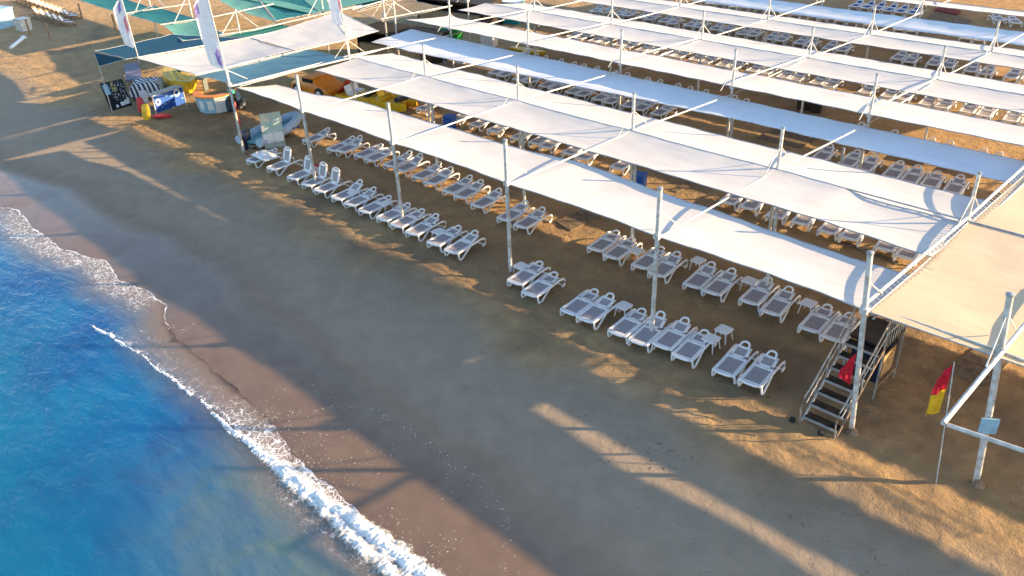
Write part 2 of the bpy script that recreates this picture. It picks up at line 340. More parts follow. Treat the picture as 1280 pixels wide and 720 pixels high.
crest_px = [(108,400),(128,412),(150,427),(176,446),(200,464),(228,484),(252,500),(278,522),(304,546),(334,570),(372,600),(415,637),(462,672),(505,704),(545,738),(600,790),(680,870)]
crest = [U(a, b, ZW+0.04) for a, b in crest_px]
crest_xy = sorted([(p.x, p.y) for p in crest])
def water_material():
    mt = bpy.data.materials.new('sea_water'); mt.use_nodes = True
    nt = mt.node_tree; N = nt.nodes; L = nt.links; b = N['Principled BSDF']
    def attr(n):
        x = N.new('ShaderNodeAttribute'); x.attribute_name = n; return x.outputs['Fac']
    dist = attr('offshore'); foam = attr('foam'); shal = attr('silt')
    tc = N.new('ShaderNodeTexCoord')
    def nz(scale, det=6, dis=0.0, rough=0.55, mp=None):
        n = N.new('ShaderNodeTexNoise'); n.inputs['Scale'].default_value = scale; n.inputs['Detail'].default_value = det
        n.inputs['Distortion'].default_value = dis; n.inputs['Roughness'].default_value = rough
        src = tc.outputs['Object']
        if mp:
            k = N.new('ShaderNodeMapping'); k.inputs['Scale'].default_value = mp[0]; k.inputs['Rotation'].default_value = (0, 0, mp[1])
            L.new(src, k.inputs[0]); src = k.outputs[0]
        L.new(src, n.inputs['Vector']); return n.outputs['Fac']
    def rng(v, a, bb, c=0.0, d=1.0, smooth=False):
        r = N.new('ShaderNodeMapRange'); r.inputs['From Min'].default_value = a; r.inputs['From Max'].default_value = bb
        r.inputs['To Min'].default_value = c; r.inputs['To Max'].default_value = d; L.new(v, r.inputs['Value'])
        if smooth: r.interpolation_type = 'SMOOTHSTEP'
        return r.outputs['Result']
    def mth(op, a, bb):
        x = N.new('ShaderNodeMath'); x.operation = op
        for i, v in enumerate((a, bb)):
            if isinstance(v, (int, float)): x.inputs[i].default_value = v
            else: L.new(v, x.inputs[i])
        return x.outputs[0]
    def mix(a, bb, fac):
        x = N.new('ShaderNodeMix'); x.data_type = 'RGBA'
        for s, v in (('A', a), ('B', bb)):
            if isinstance(v, tuple): x.inputs[s].default_value = (*v, 1)
            else: L.new(v, x.inputs[s])
        L.new(fac, x.inputs['Factor']); return x.outputs['Result']
    big = nz(0.16, 5, 0.5); mid = nz(0.7, 6, 0.6)
    deep = mix((0.003, 0.075, 0.24), (0.004, 0.135, 0.29), rng(big, 0.40, 0.66))
    deep = mix(deep, (0.002, 0.040, 0.155), rng(mid, 0.52, 0.80, 0, 0.7))
    deep = mix(deep, (0.006, 0.125, 0.205), rng(dist, 3.0, 9.0, 0, 0.85))
    colr = mix(deep, (0.105, 0.165, 0.155), mth('MULTIPLY', shal, rng(mid, 0.35, 0.65, 0.5, 1.0)))
    colr = mix((0.20, 0.155, 0.12), colr, rng(mth('ADD', dist, mth('MULTIPLY', mth('SUBTRACT', mid, 0.5), 1.2)), 0.1, 2.3, 0, 1, True))
    L.new(colr, b.inputs['Base Color'])
    b.inputs['Roughness'].default_value = 0.09; b.inputs['IOR'].default_value = 1.33; b.subsurface_method = 'BURLEY'; b.inputs['Subsurface Weight'].default_value = 1.0; b.inputs['Subsurface Radius'].default_value = (0.5, 1.0, 1.2); b.inputs['Subsurface Scale'].default_value = 1.0
    # ripples
    w1 = nz(1.5, 3, 0.25, 0.5, ((0.6, 1.5, 1), math.radians(20))); w2 = nz(7.0, 4, 0.2, 0.6, ((0.7, 1.4, 1), math.radians(35)))
    h = mth('ADD', mth('MULTIPLY', w1, 1.0), mth('MULTIPLY', w2, 0.22))
    bp = N.new('ShaderNodeBump'); bp.inputs['Distance'].default_value = 0.13
    L.new(rng(dist, 0.1, 1.6, 0.12, 0.8), bp.inputs['Strength']); L.new(h, bp.inputs['Height']); L.new(bp.outputs['Normal'], b.inputs['Normal'])
    # thin wash: clear towards its edge
    opac = rng(mth('ADD', dist, mth('MULTIPLY', mth('SUBTRACT', mid, 0.5), 0.9)), -0.3, 0.25, 0.0, 1.0, True)
    tr = N.new('ShaderNodeBsdfTransparent'); tr.inputs[0].default_value = (0.95, 0.975, 1.0, 1)
    gl = N.new('ShaderNodeBsdfGlossy'); gl.inputs['Roughness'].default_value = 0.1
    thin = N.new('ShaderNodeMixShader'); fr = N.new('ShaderNodeFresnel'); fr.inputs['IOR'].default_value = 1.33
    L.new(bp.outputs['Normal'], gl.inputs['Normal']); L.new(bp.outputs['Normal'], fr.inputs['Normal'])
    L.new(fr.outputs[0], thin.inputs[0]); L.new(tr.outputs[0], thin.inputs[1]); L.new(gl.outputs[0], thin.inputs[2])
    body = N.new('ShaderNodeMixShader'); L.new(opac, body.inputs[0]); L.new(thin.outputs[0], body.inputs[1]); L.new(b.outputs[0], body.inputs[2])
    # foam lace
    v = N.new('ShaderNodeTexVoronoi'); v.feature = 'DISTANCE_TO_EDGE'; v.inputs['Scale'].default_value = 4.2
    wp = N.new('ShaderNodeTexNoise'); wp.inputs['Scale'].default_value = 1.8; wp.inputs['Detail'].default_value = 4
    L.new(tc.outputs['Object'], wp.inputs['Vector'])
    va = N.new('ShaderNodeVectorMath'); va.operation = 'MULTIPLY_ADD'; va.inputs[1].default_value = (0.9, 0.9, 0.9)
    L.new(wp.outputs['Color'], va.inputs[0]); L.new(tc.outputs['Object'], va.inputs[2]); L.new(va.outputs[0], v.inputs['Vector'])
    v2 = N.new('ShaderNodeTexVoronoi'); v2.feature = 'DISTANCE_TO_EDGE'; v2.inputs['Scale'].default_value = 13; L.new(va.outputs[0], v2.inputs['Vector'])
    lace = mth('MAXIMUM', rng(v.outputs['Distance'], 0.0, 0.10, 1, 0), mth('MULTIPLY', rng(v2.outputs['Distance'], 0.0, 0.10, 1, 0), 0.8))
    brk = nz(3.2, 6, 0.5, 0.65)
    # foam amount 0..1 : low -> broken lace, high -> solid
    fm = mth('ADD', mth('MULTIPLY', foam, 1.35), mth('SUBTRACT', mth('ADD', mth('MULTIPLY', lace, 0.5), mth('MULTIPLY', brk, 0.7)), 1.0))
    fmask = rng(fm, 0.05, 0.32)
    fd = N.new('ShaderNodeBsdfDiffuse'); fd.inputs[0].default_value = (0.80, 0.80, 0.80, 1)
    out = N.new('ShaderNodeMixShader'); L.new(fmask, out.inputs[0]); L.new(body.outputs[0], out.inputs[1]); L.new(fd.outputs[0], out.inputs[2])
    L.new(out.outputs[0], N['Material Output'].inputs['Surface'])
    return mt
water_mat = water_material()
wx = axis(-180, 120, -12, 30, 3.0, 0.09)
so = [0, .03, .06, .1, .15, .2, .26, .33, .4, .5, .6, .7, .8, .9, 1.0, 1.1, 1.2, 1.35, 1.5, 1.7, 1.9, 2.1, 2.4, 2.7, 3, 3.4, 3.8, 4.3, 5, 6, 7.5, 9, 12, 16, 25, 45, 80, 120]
vs = []; A_d = []; A_f = []; A_s = []
X0 = crest_xy[0][0]; X1 = crest_xy[-1][0]
for s_ in so:
    for x in wx:
        ye = shore_y(x); y = ye - s_
        cr = interp(crest_xy, x) if x > X0-0.4 else 99
        z = ZW + 0.004
        foam = (0.62+0.3*fbm(x, 8.0, 1.5, 3))*math.exp(-(s_/0.05)**2)*(1-0.85*smooth(7.6, 9.0, x)*(1-smooth(13, 15, x)))
        # wash full of lace on the left, before the crest begins
        wash = smooth(7.9, 6.6, x)*smooth(-6, 0.0, x)
        foam = max(foam, wash*0.36*(1-smooth(0.35, 1.25+0.5*fbm(x, 3.3, .5, 2), s_)), 0.44*smooth(0.5, -8, x)*(1-smooth(0.1, 0.6, s_)))
        if cr != 99:
            dc = y - cr
            grow = smooth(X0-0.2, X0+1.4, x)
            foam = max(foam, grow*(0.40+0.22*smooth(12,15,x))*(1-smooth(0.0, 0.12+0.3*smooth(12,15,x), abs(dc-0.06))), grow*(0.22+0.2*smooth(11.5,14,x))*(1-smooth(0.3, 1.5, dc)) if dc > 0 else 0, grow*0.30*smooth(12.5, 16, x)*(1-smooth(0.2, 1.2, -dc)))
            z += grow*0.035*math.exp(-(dc/0.22)**2)
        else: dc = 9
        swell = smooth(0.8, 3.5, s_)
        z += swell*0.03*math.sin(2*PI*(y+0.18*x+0.3*fbm(x, y, .2, 2))/2.7) + swell*0.02*fbm(x, y, 0.55, 3)
        sil = smooth(11.0, 15.5, x)*(1-smooth(1.2, 4.0, s_ + 0.5*fbm(x, y, .5, 2)))
        sil = max(sil, 0.5*(1-smooth(0.2, 1.6, s_)))
        vs.append(m(x, y, z)); A_d.append(s_*S); A_f.append(foam); A_s.append(sil)
nx = len(wx)-1; mb = MB()
mb.add(vs, [(j*(nx+1)+i, (j+1)*(nx+1)+i, (j+1)*(nx+1)+i+1, j*(nx+1)+i+1) for j in range(len(so)-1) for i in range(nx)])
sea = mb.build('sea', water_mat); sea['kind'] = 'structure'
sea.data.polygons.foreach_set('use_smooth', [True]*len(sea.data.polygons))
for nm, arr in (('offshore', A_d), ('foam', A_f), ('silt', A_s)):
    a = sea.data.attributes.new(nm, 'FLOAT', 'POINT'); a.data.foreach_set('value', arr)

# breaking wave: a churned, lumpy roll of foam along the crest
def foam_material():
    mt = bpy.data.materials.new('sea_foam'); mt.use_nodes = True
    N = mt.node_tree.nodes; L = mt.node_tree.links; b = N['Principled BSDF']
    at = N.new('ShaderNodeAttribute'); at.attribute_name = 'body'
    tc = N.new('ShaderNodeTexCoord'); n = N.new('ShaderNodeTexNoise'); n.inputs['Scale'].default_value = 9.0; n.inputs['Detail'].default_value = 10; n.inputs['Roughness'].default_value = 0.75
    L.new(tc.outputs['Object'], n.inputs['Vector'])
    ad = N.new('ShaderNodeMath'); ad.operation = 'ADD'; L.new(n.outputs['Fac'], ad.inputs[0]); L.new(at.outputs['Fac'], ad.inputs[1])
    mr = N.new('ShaderNodeMapRange'); mr.inputs['From Min'].default_value = 0.62; mr.inputs['From Max'].default_value = 0.90; L.new(ad.outputs[0], mr.inputs['Value'])
    b.inputs['Base Color'].default_value = (0.82, 0.82, 0.80, 1); b.inputs['Roughness'].default_value = 0.7
    bp = N.new('ShaderNodeBump'); bp.inputs['Strength'].default_value = 0.8; bp.inputs['Distance'].default_value = 0.06; L.new(n.outputs['Fac'], bp.inputs['Height']); L.new(bp.outputs['Normal'], b.inputs['Normal'])
    t = N.new('ShaderNodeBsdfTransparent'); mx = N.new('ShaderNodeMixShader')
    L.new(mr.outputs['Result'], mx.inputs[0]); L.new(t.outputs[0], mx.inputs[1]); L.new(b.outputs[0], mx.inputs[2]); L.new(mx.outputs[0], N['Material Output'].inputs['Surface'])
    return mt
foam_mat = foam_material()
mb = MB(); body = []
NS, NW = 1500, 56
xa, xb = X0-0.1, 21.5
vs = []
for i in range(NS+1):
    x = xa + (xb-xa)*i/NS; yc = interp(crest_xy, x) + 0.08*fbm(x, 2.0, 1.2, 3)
    g = smooth(X0-0.1, X0+0.8, x); wd = 0.02 + 0.05*g + 0.05*smooth(10.5, 13.5, x) + 0.26*smooth(13.5, 17.5, x); wd *= 1 + 0.45*fbm(x, 9.0, 0.8, 3)
    hh = (0.02 + 0.03*g + 0.07*smooth(13, 17, x))*(1+0.5*fbm(x, 4.0, 0.9, 2))
    for j in range(NW+1):
        u = j/NW*2-1; y = yc + u*wd*(1.4 if u < 0 else 1.0)
        prof = max(0.0, 1-abs(u))**0.8
        two = 1 - 0.55*smooth(14, 17, x)*math.exp(-((u+0.15)/0.16)**2)
        lump = fbm(x, y, 5.0, 4)
        z = ZW + 0.012 + hh*prof*two*(0.7+0.4*lump)*(0.75+0.5*abs(fbm(x, 3.7, 1.6, 3))) + 0.034*(abs(noise.noise(Vector((x*11, y*11, 1.0))))+0.6*abs(noise.noise(Vector((x*23, y*23, 4.0)))))*prof - 0.008
        vs.append(m(x + 0.03*fbm(x, y, 6, 2, 3), y, z)); body.append((prof*1.05 - 0.30 + 0.16*lump)*two*g + 0.05*(g-1))
mb.add(vs, [(i*(NW+1)+j, (i+1)*(NW+1)+j, (i+1)*(NW+1)+j+1, i*(NW+1)+j+1) for i in range(NS) for j in range(NW)])
wave = mb.build('breaking_wave', foam_mat); wave['kind'] = 'stuff'
wave['label'] = 'white foaming wave breaking along the shore'; wave['category'] = 'wave'
wave.data.polygons.foreach_set('use_smooth', [True]*len(wave.data.polygons))
a = wave.data.attributes.new('body', 'FLOAT', 'POINT'); a.data.foreach_set('value', body)

# foam flecks left on the wet sand
fleck_mat = mat('foam_fleck', (0.78, 0.77, 0.75), 0.6)
mb = MB(); rnd = random.Random(3)
def fleck(x, y, r):
    k = rnd.randint(4, 7); a0 = rnd.random()*6; st = 1+rnd.random()*1.5; an = rnd.gauss(0.55, 0.35)
    z = ground_z(x, y, False) + 0.012
    ring = []
    for i in range(k):
        t = a0+2*PI*i/k; q = r*(0.6+0.7*rnd.random()); dx, dy = q*math.cos(t)*st, q*math.sin(t)
        ring.append(m(x + dx*math.cos(an)-dy*math.sin(an), y + dx*math.sin(an)+dy*math.cos(an), z))
    mb.add([m(x, y, z+0.012)]+ring, [(0, 1+i, 1+(i+1) % k) for i in range(k)])
for i in range(900):
    x = 12.5 + 8*rnd.random()**0.8; d = rnd.random()**1.6*1.7
    y = interp(shore_pts, x) + d
    if fbm(x, y, 1.0, 3, 2.0) + 0.3*(1-d) < 0.05: continue
    fleck(x, y, 0.0025 + 0.004*rnd.random()**3)
for lace in ([(420,512),(452,513),(485,522),(512,540),(540,560),(560,580),(585,592),(598,612),(620,625),(632,650),(630,690),(636,720)], [(300,518),(330,512),(352,520),(366,532),(345,540)], [(208,402),(222,412),(236,410),(240,400)], [(282,500),(320,520),(350,518),(420,508)]):
    P = [U(a, b, -0.06) for a, b in lace]
    for p, q in zip(P, P[1:]):
        for i in range(int((q-p).length*22)):
            t = rnd.random(); w = p.lerp(q, t); fleck(w.x+rnd.gauss(0, 0.06), w.y+rnd.gauss(0, 0.06), 0.0025+0.006*rnd.random()**4)
fl = mb.build('foam_flecks', fleck_mat); fl['kind'] = 'stuff'; fl['label'] = 'white foam flecks left on wet sand'; fl['category'] = 'foam'

mb = MB(); weed = mat('dry_weed', (0.05, 0.035, 0.022), 0.9)
for i in range(5200):
    x = rnd.uniform(-6, 25); y = rnd.uniform(-5.2, 1.2)
    den = fbm(x, y, 0.55, 4, 7.0) + 0.25*math.exp(-((y+2.6+0.5*fbm(x, 1, .3, 2))/0.5)**2)
    if den < 0.30 + 0.35*rnd.random(): continue
    z = ground_z(x, y); L_ = rnd.uniform(0.006, 0.03)*(1+2*rnd.random()**4); a_ = rnd.uniform(0, 6.3); w_ = rnd.uniform(0.003, 0.008)
    c_, s_ = math.cos(a_), math.sin(a_)
    mb.add([m(x-L_*c_, y-L_*s_, z+.002), m(x-w_*s_, y+w_*c_, z+.008), m(x+L_*c_, y+L_*s_, z+.003), m(x+w_*s_, y-w_*c_, z+.002)], [(0, 1, 2), (0, 2, 3)])
wd_ = mb.build('weed_scraps', weed, smooth=False); wd_['kind'] = 'stuff'; wd_['label'] = 'dark scraps of weed and twigs scattered on the sand'; wd_['category'] = 'debris'

# ------------------------------------------------------------------ the shade structure
DX = 4.308
YR = [0.0, 4.845, 9.85, 14.77, 19.63, 24.4]
ZA = [2.5, 2.40, 2.17, 2.25, 2.10, 2.05]
ZT = [3.56, 3.46, 3.57, 3.31, 3.15, 3.1]
ZHI = 2.55
def vis(p, mx=120, my=120):
    d = Vector(p) - CU; z = d.dot(FW)
    if z <= 0: return False
    x = 640 + F*d.dot(RT)/z; y = 360 - F*d.dot(UP)/z
    return -mx < x < 1280+mx and -my < y < 720+my

def mast(name, base, top, ins, label, r=0.07, stays=(-1, 1), zst=0.6, beamdir=Vector((0, 1, 0)), cat='mast', grp='white masts of the shade structure'):
    """base, top, ins (beam height) in survey units"""
    b, t = Vector(base)*S, Vector(top)*S
    o = thing(name, label, cat, b, grp)
    q = MB(); q.tube([b-Vector((0, 0, .3)), b.lerp(t, 0.5), t], r, 12); q.build('pole', white_steel, o)
    q = MB(); q.lathe(t, [(r*1.25, -0.03), (r*1.25, 0.02), (r*0.5, 0.05)], 12); q.build('cap', grey_steel, o)
    if base[2] < 0.05:
        q = MB(); q.lathe(b, [(0.19, -0.05), (0.19, 0.035), (0.1, 0.06), (0.09, 0.2)], 10); q.build('foot', rust_steel, o)
    ax = (t-b).normalized(); hb = b + ax*((ins*S - b.z)/ax.z)
    for sgn in stays:
        q = MB(); p0 = hb + ax*(zst*S); p1 = hb + beamdir*(sgn*0.68*S) + Vector((0, 0, 0.05))
        q.tube([p0, p1], 0.022, 6); q.build('stay_rod', white_steel, o)
    q = MB(); q.box(hb, (0.2, 0.2, 0.16)); q.build('clamp', white_steel, o)
    return o
front_xy = {}
for c in range(1, 6):
    x = c*DX
    base = (x, 0, 0); top = (x, 0, ZT[0])
    if c == 5:
        b5 = U(1065, 541, 0); t5 = U(1088, 316, ZT[0]); base = tuple(b5); top = tuple(t5)
    if c in (1, 2): base = (x+0.02, 0.05, 0.02)
    mast('mast', base, top, ZA[0], f'white mast at the seaward edge, {nth(c+1)} from the left', r=0.075, stays=(1,), zst=0.55)
mast('mast', tuple(U(305, 193, 0)), (0, 0, 2.95), ZA[0], 'white mast at the seaward edge, leftmost, carrying a banner and an orange band', r=0.07, stays=(1,), zst=0.5)
b6 = U(1221, 606, 0); t6 = U(1263, 368, 3.42)
m6 = mast('mast', tuple(b6), tuple(t6), 2.5, 'white leaning mast with a pale blue plate, rightmost at the seaward edge', r=0.085, stays=(-1, 1), zst=0.62)
q = MB(); c6 = b6.lerp(t6, 0.345)*S; q.box(c6 + Vector((0.06, -0.1, 0)), (0.42, 0.05, 0.46), rz=math.radians(35)); q.build('plate', pale_blue, m6)
rowname = ['', 'first mast row behind the seaward edge', 'second mast row behind the seaward edge', 'third mast row behind the seaward edge', 'fourth mast row behind the seaward edge', 'fifth mast row behind the seaward edge']
for r_ in range(1, 6):
    k = 0
    for c in range(-1, 7):
        x = c*DX
        if r_ == 1 and c < 0: continue
        if not (vis((x, YR[r_], ZA[r_])) or vis((x, YR[r_], ZT[r_]))): continue
        k += 1
        mast('mast', (x, YR[r_], 0.0), (x, YR[r_], ZT[r_]), ZA[r_] if r_ != 2 else ZHI-0.1, f'white mast in the {rowname[r_]}, {nth(k)} from the left', r=0.06, stays=(-1, 1))

# cross beams running inland over the strips
for c in range(0, 7):
    x = c*DX
    if c == 5: continue
    q = MB()
    y0 = -0.02
    pts = [m(x, y0, ZA[0]-0.05)] + [m(x, YR[i], ZA[i]+0.03) for i in range(1, 6)] + [m(x, 31, 2.05)]
    if c == 6: pts = pts[1:]
    q.tube(pts, 0.036, 8)
    q2 = MB(); q2.tube([m(x, YR[2], ZHI+0.05), m(x, YR[3], ZA[3]+0.12)], 0.04, 8)
    o = thing('cross_beam', f'long white pipe beam running inland over the strips, {nth(c+1)} from the left', 'beam', m(x, 0, 0), 'cross beams over the shade strips')
    q.build('pipe', white_steel, o); q2.build('upper_pipe', white_steel, o)
# the heavier lattice beam between white and beige cloth
o = thing('lattice_beam', 'white lattice beam between the white strips and the beige sheets', 'beam', m(21.6, 0, 0))
xl = 5*DX
top0 = U(1079, 385, ZA[0])
pt = [Vector((top0.x, -0.02, ZA[0]+0.06)), Vector((xl, YR[1], ZA[1]+0.08)), Vector((xl, YR[2], ZA[1]+0.1)), Vector((xl, YR[3], ZA[3]+.1))]
q = MB(); q.tube([p*S for p in pt], 0.055, 8); q.build('upper_chord', white_steel, o)
pb = [p + Vector((0.22, 0.0, -0.16)) for p in pt]
q = MB(); q.tube([p*S for p in pb], 0.035, 6); q.build('lower_chord', grey_steel, o)
q = MB()
for (a0, a1), (c0, c1) in zip(zip(pt, pt[1:]), zip(pb, pb[1:])):
    n_ = int((a1-a0).length/0.16)
    for i in range(n_):
        q.tube([a0.lerp(a1, i/n_)*S, c0.lerp(c1, (i+0.5)/n_)*S, a0.lerp(a1, (i+1)/n_)*S], 0.011, 4)
w = q.build('lattice_web', grey_steel, o)
# ridge trusses along the rows
for r_, lab in ((1, 'grey lattice ridge truss along the first mast row inland'), (3, 'thin grey ridge truss along the third mast row inland'), (4, 'thin grey ridge truss along the fourth mast row inland')):
    o = thing('ridge_truss', lab, 'truss', m(0, YR[r_], ZA[r_]), 'ridge trusses along the rows')
    x0, x1 = (-0.2, 31.0) if r_ == 1 else (-3, 26)
    for dy, dz in ((-0.06, 0.03), (0.07, -0.03)):
        q = MB(); q.tube([m(x0, YR[r_]+dy, ZA[r_]+dz), m(x1, YR[r_]+dy, ZA[r_]+dz)], 0.028, 6); q.build('chord', grey_steel, o)
    q = MB(); n_ = int((x1-x0)/0.3)
    for i in range(n_):
        xx = x0+i*0.3; q.tube([m(xx, YR[r_]-0.06, ZA[r_]+0.03), m(xx+0.15, YR[r_]+0.07, ZA[r_]-0.03), m(xx+0.3, YR[r_]-0.06, ZA[r_]+0.03)], 0.013, 4)
    q.build('lattice_web', grey_steel, o)

def strip(label, x_cols, front, back, material, sag=0.10, hem=False, scal=0.10, panel_at=None, edge=True, seed=0, colours=None):
    """front/back: functions x -> (y, z); one cloth panel per bay"""
    xm = (x_cols[0]+x_cols[-1])/2
    o = thing('shade_strip', label, 'shade strip', m(xm, front(xm)[0], front(xm)[1]), 'long shade strips over the loungers')
    for xa, xb in zip(x_cols, x_cols[1:]):
        L_ = xb-xa
        def P(u, v):
            x = xa + L_*u; yf, zf = front(x); yb, zb = back(x)
            arch = 4*u*(1-u)
            sf = scal*arch*(1+0.3*fbm(x, seed, .7, 2))
            yf2 = yf + sf; yb2 = yb - scal*0.9*arch*(1 if not hem else 0.4)
            y = yf2 + (yb2-yf2)*v
            z = zf + (zb-zf)*v - sag*arch*(0.10+0.5*4*v*(1-v))*(L_/4.3) - 0.03*4*v*(1-v)
            z += 0.007*fbm(x*0.6, y*2.0, 1.5, 3, seed) + 0.007*math.sin(x*5.5+seed)*math.exp(-v*7) + 0.006*math.sin(x*6.3+2*seed)*math.exp(-(1-v)*7)
            if hem and v < 0.13: z -= (0.13-v)*0.3
            return m(x, y, z)
        q = MB(); q.grid(P, 26, 12)
        q.build('fabric_panel', colours if colours else material, o)
        if edge:
            for vv in (0.0, 1.0):
                e = MB(); e.tube([P(i/14, vv) + Vector((0, (-0.02 if vv == 0 else 0.02), 0.0)) for i in range(15)], 0.022, 5); e.build('edge_pipe', grey_steel if not (hem and vv == 0) else white_steel, o)
    return o
cols = lambda a, b: [i*DX for i in range(a, b+1)]
lerp = lambda a, b, t: a+(b-a)*max(0, min(1, t))
def st(x, a, b): return smooth(a, b, x)
S1B = [(0, 1.25), (2.3, 1.5), (3.0, 1.72), (4.2, 1.92), (6, 2.03), (9, 2.08), (11.2, 2.18), (12.7, 2.36), (14, 2.35), (15.3, 2.21), (17.5, 2.06), (20.4, 1.96), (22, 1.93)]
strip('white shade strip nearest the sea, along the seaward masts', [0.3]+cols(1, 4)+[21.6],
      lambda x: (0.06, 2.46), lambda x: (interp(S1B, x) + 0.27, 2.20), white_cloth, sag=0.06, scal=0.08, seed=1)
strip('white shade strip just seaward of the lattice ridge, second from the sea', [0.55]+cols(1, 4)+[21.66],
      lambda x: (lerp(2.97, 2.80, st(x, 13, 17)) - 0.15*st(x, 18.5, 21.5), lerp(2.42, 2.49, st(x, 13, 17))), lambda x: (4.77, 2.46 - 0.10*st(x, 18.8, 19.6)), white_cloth, sag=0.05, scal=0.05, seed=2)
strip('white shade strip just inland of the lattice ridge, third from the sea', [-0.5]+cols(0, 4)+[21.66],
      lambda x: (4.98 - 0.16*st(x, 18.8, 19.6), 2.31), lambda x: (7.2, 1.95), white_cloth, sag=0.06, scal=0.05, seed=3)
strip('bluish shaded strip with a bright hem, fourth from the sea', [-2.4]+cols(0, 6),
      lambda x: (lerp(7.62, 8.40, x/14), 2.06), lambda x: (9.7, 2.14), shade_tinted_cloth, sag=0.04, hem=True, scal=0.05, seed=4)
strip('white strip set higher than the bluish one, fifth from the sea', [-2.6]+cols(0, 6),
      lambda x: (9.66, 2.52), lambda x: (12.05, 2.24), white_cloth, sag=0.06, scal=0.05, seed=5)
strip('white strip seaward of the third mast row, sixth from the sea', [-3.0]+cols(0, 6),
      lambda x: (12.98, 2.28), lambda x: (14.68, 2.30), white_cloth, sag=0.05, scal=0.05, seed=6)
strip('white strip inland of the third mast row, seventh from the sea', [-3.0]+cols(0, 6),
      lambda x: (14.86, 2.24), lambda x: (17.3, 1.86), white_cloth, sag=0.06, scal=0.06, seed=7)
strip('white strip seaward of the fourth mast row, eighth from the sea', cols(-1, 5),
      lambda x: (18.12, 2.11), lambda x: (19.55, 2.14), white_cloth, sag=0.05, scal=0.05, seed=8)
strip('white strip inland of the fourth mast row, ninth from the sea', cols(-1, 5),
      lambda x: (19.72, 2.08), lambda x: (22.0, 1.75), white_cloth, sag=0.05, scal=0.05, seed=9)
strip('narrow bluish strip beside the blue loungers, tenth from the sea', cols(-2, 5),
      lambda x: (22.75, 1.78), lambda x: (23.7, 2.0), shade_tinted_cloth, sag=0.03, hem=True, scal=0.03, seed=10)
strip('white strip behind the blue loungers, eleventh from the sea', cols(-1, 5),
      lambda x: (25.0, 2.28), lambda x: (28.8, 1.7), white_cloth, sag=0.03, scal=0.03, seed=11)
strip('pale strip farthest inland at the top right corner', cols(0, 5),
      lambda x: (29.9, 2.3), lambda x: (32.0, 2.05), shade_tinted_cloth, sag=0.03, scal=0.03, seed=12)
strip('unseen white strip added past the top edge for shade, first beyond the blue loungers', cols(1, 7), lambda x: (34.2, 2.3), lambda x: (36.4, 2.1), white_cloth, sag=0.03, scal=0.03, seed=13)  # out of view, added to keep sun off the sand by the blue loungers
strip('unseen white strip added past the top edge for shade, second beyond the blue loungers', cols(1, 7), lambda x: (37.4, 2.3), lambda x: (41.0, 2.1), white_cloth, sag=0.03, scal=0.03, seed=14)  # also unseen, added to widen that shade
# the tenth strip's bluish shade is put into its cloth colour
def beige(label, parts, seed=0):
    xa, xb, y0, z0, y1, z1 = parts[0]
    o = thing('beige_shade_sheet', label, 'shade sheet', m(xa, y0, z0), 'beige shade sheets at the right')
    for k_, (xa, xb, y0, z0, y1, z1) in enumerate(parts):
        def P(u, v):
            x = xa+(xb-xa)*u; a2 = 4*v*(1-v); bay = abs(math.sin(PI*(x-21.7)/4.3))
            y = y0+(y1-y0)*v
            sg = 0.09*a2*bay if len(parts) == 1 else 0.07*bay*math.sin(PI*max(0, min(1, (y-0.05)/4.67)))
            return m(x, y, z0+(z1-z0)*v - sg + 0.010*fbm(x, y, 1.1, 3, seed))
        q = MB(); q.grid(P, 44, 20); q.build('fabric_panel', beige_cloth, o)
        eds = [[P(i/24, 0) for i in range(25)], [P(i/24, 1) for i in range(25)]] if len(parts) == 1 else ([[P(i/24, 0) for i in range(25)]] if k_ == 0 else [[P(i/24, 1) for i in range(25)]])
        for ed in eds + [[P(0, i/16) for i in range(17)]]:
            e = MB(); e.tube(ed, 0.02, 5); e.build('edge_rope', grey_steel, o)
    return o
beige('beige shade sheet hung beside the stair tower, front corner at the seaward mast', [(21.6, 35.0, 0.05, 2.46, 2.33, 2.40), (21.6, 23.45, 2.33, 2.40, 4.72, 2.42)], 1)
beige('beige shade sheet inland of the ridge truss, right of the lattice beam', [(21.6, 25.7, 4.95, 2.36, 9.5, 2.3)], 2)
beige('unseen beige sheet beyond the leaning mast, shaped for a sun gap, ridge side', [(23.46, 35.0, 2.88, 2.42, 4.3, 2.44)], 4)  # out of view, cut to let a streak of sun onto the beach
beige('unseen beige sheet beyond the leaning mast, shaped for a sun gap, inland', [(25.72, 35.0, 5.45, 2.36, 9.5, 2.3)], 5)  # out of view, set back from the ridge for the sunlit patch
# pipes at the leaning mast
a0, a1 = U(1179, 529, 2.5), U(1284, 402, 2.5)
q = MB(); q.tube([a0*S, a1*S, m(a1.x+.1, 4.9, 2.46)], 0.06, 8)
tag(q.build('overhang_pipe', white_steel, loc=a0*S), 'white pipe jutting seaward past the leaning mast', 'pipe')
q = MB(); b0 = U(1184, 531, 2.44); b1 = U(1284, 565, 2.44); q.tube([b0*S, (b0+(b1-b0)*3)*S], 0.05, 8)
tag(q.build('cross_pipe', white_steel, loc=b0*S), 'white cross pipe in front of the leaning mast, low right', 'pipe')
q = MB(); q.tube([U(1097, 386, 2.43)*S, U(1246, 437, 2.47)*S, U(1284, 452, 2.47)*S], 0.03, 6)
tag(q.build('edge_pipe', white_steel, loc=U(1097, 386, 2.43)*S), 'thin pipe under the front edge of the beige sheet', 'pipe')

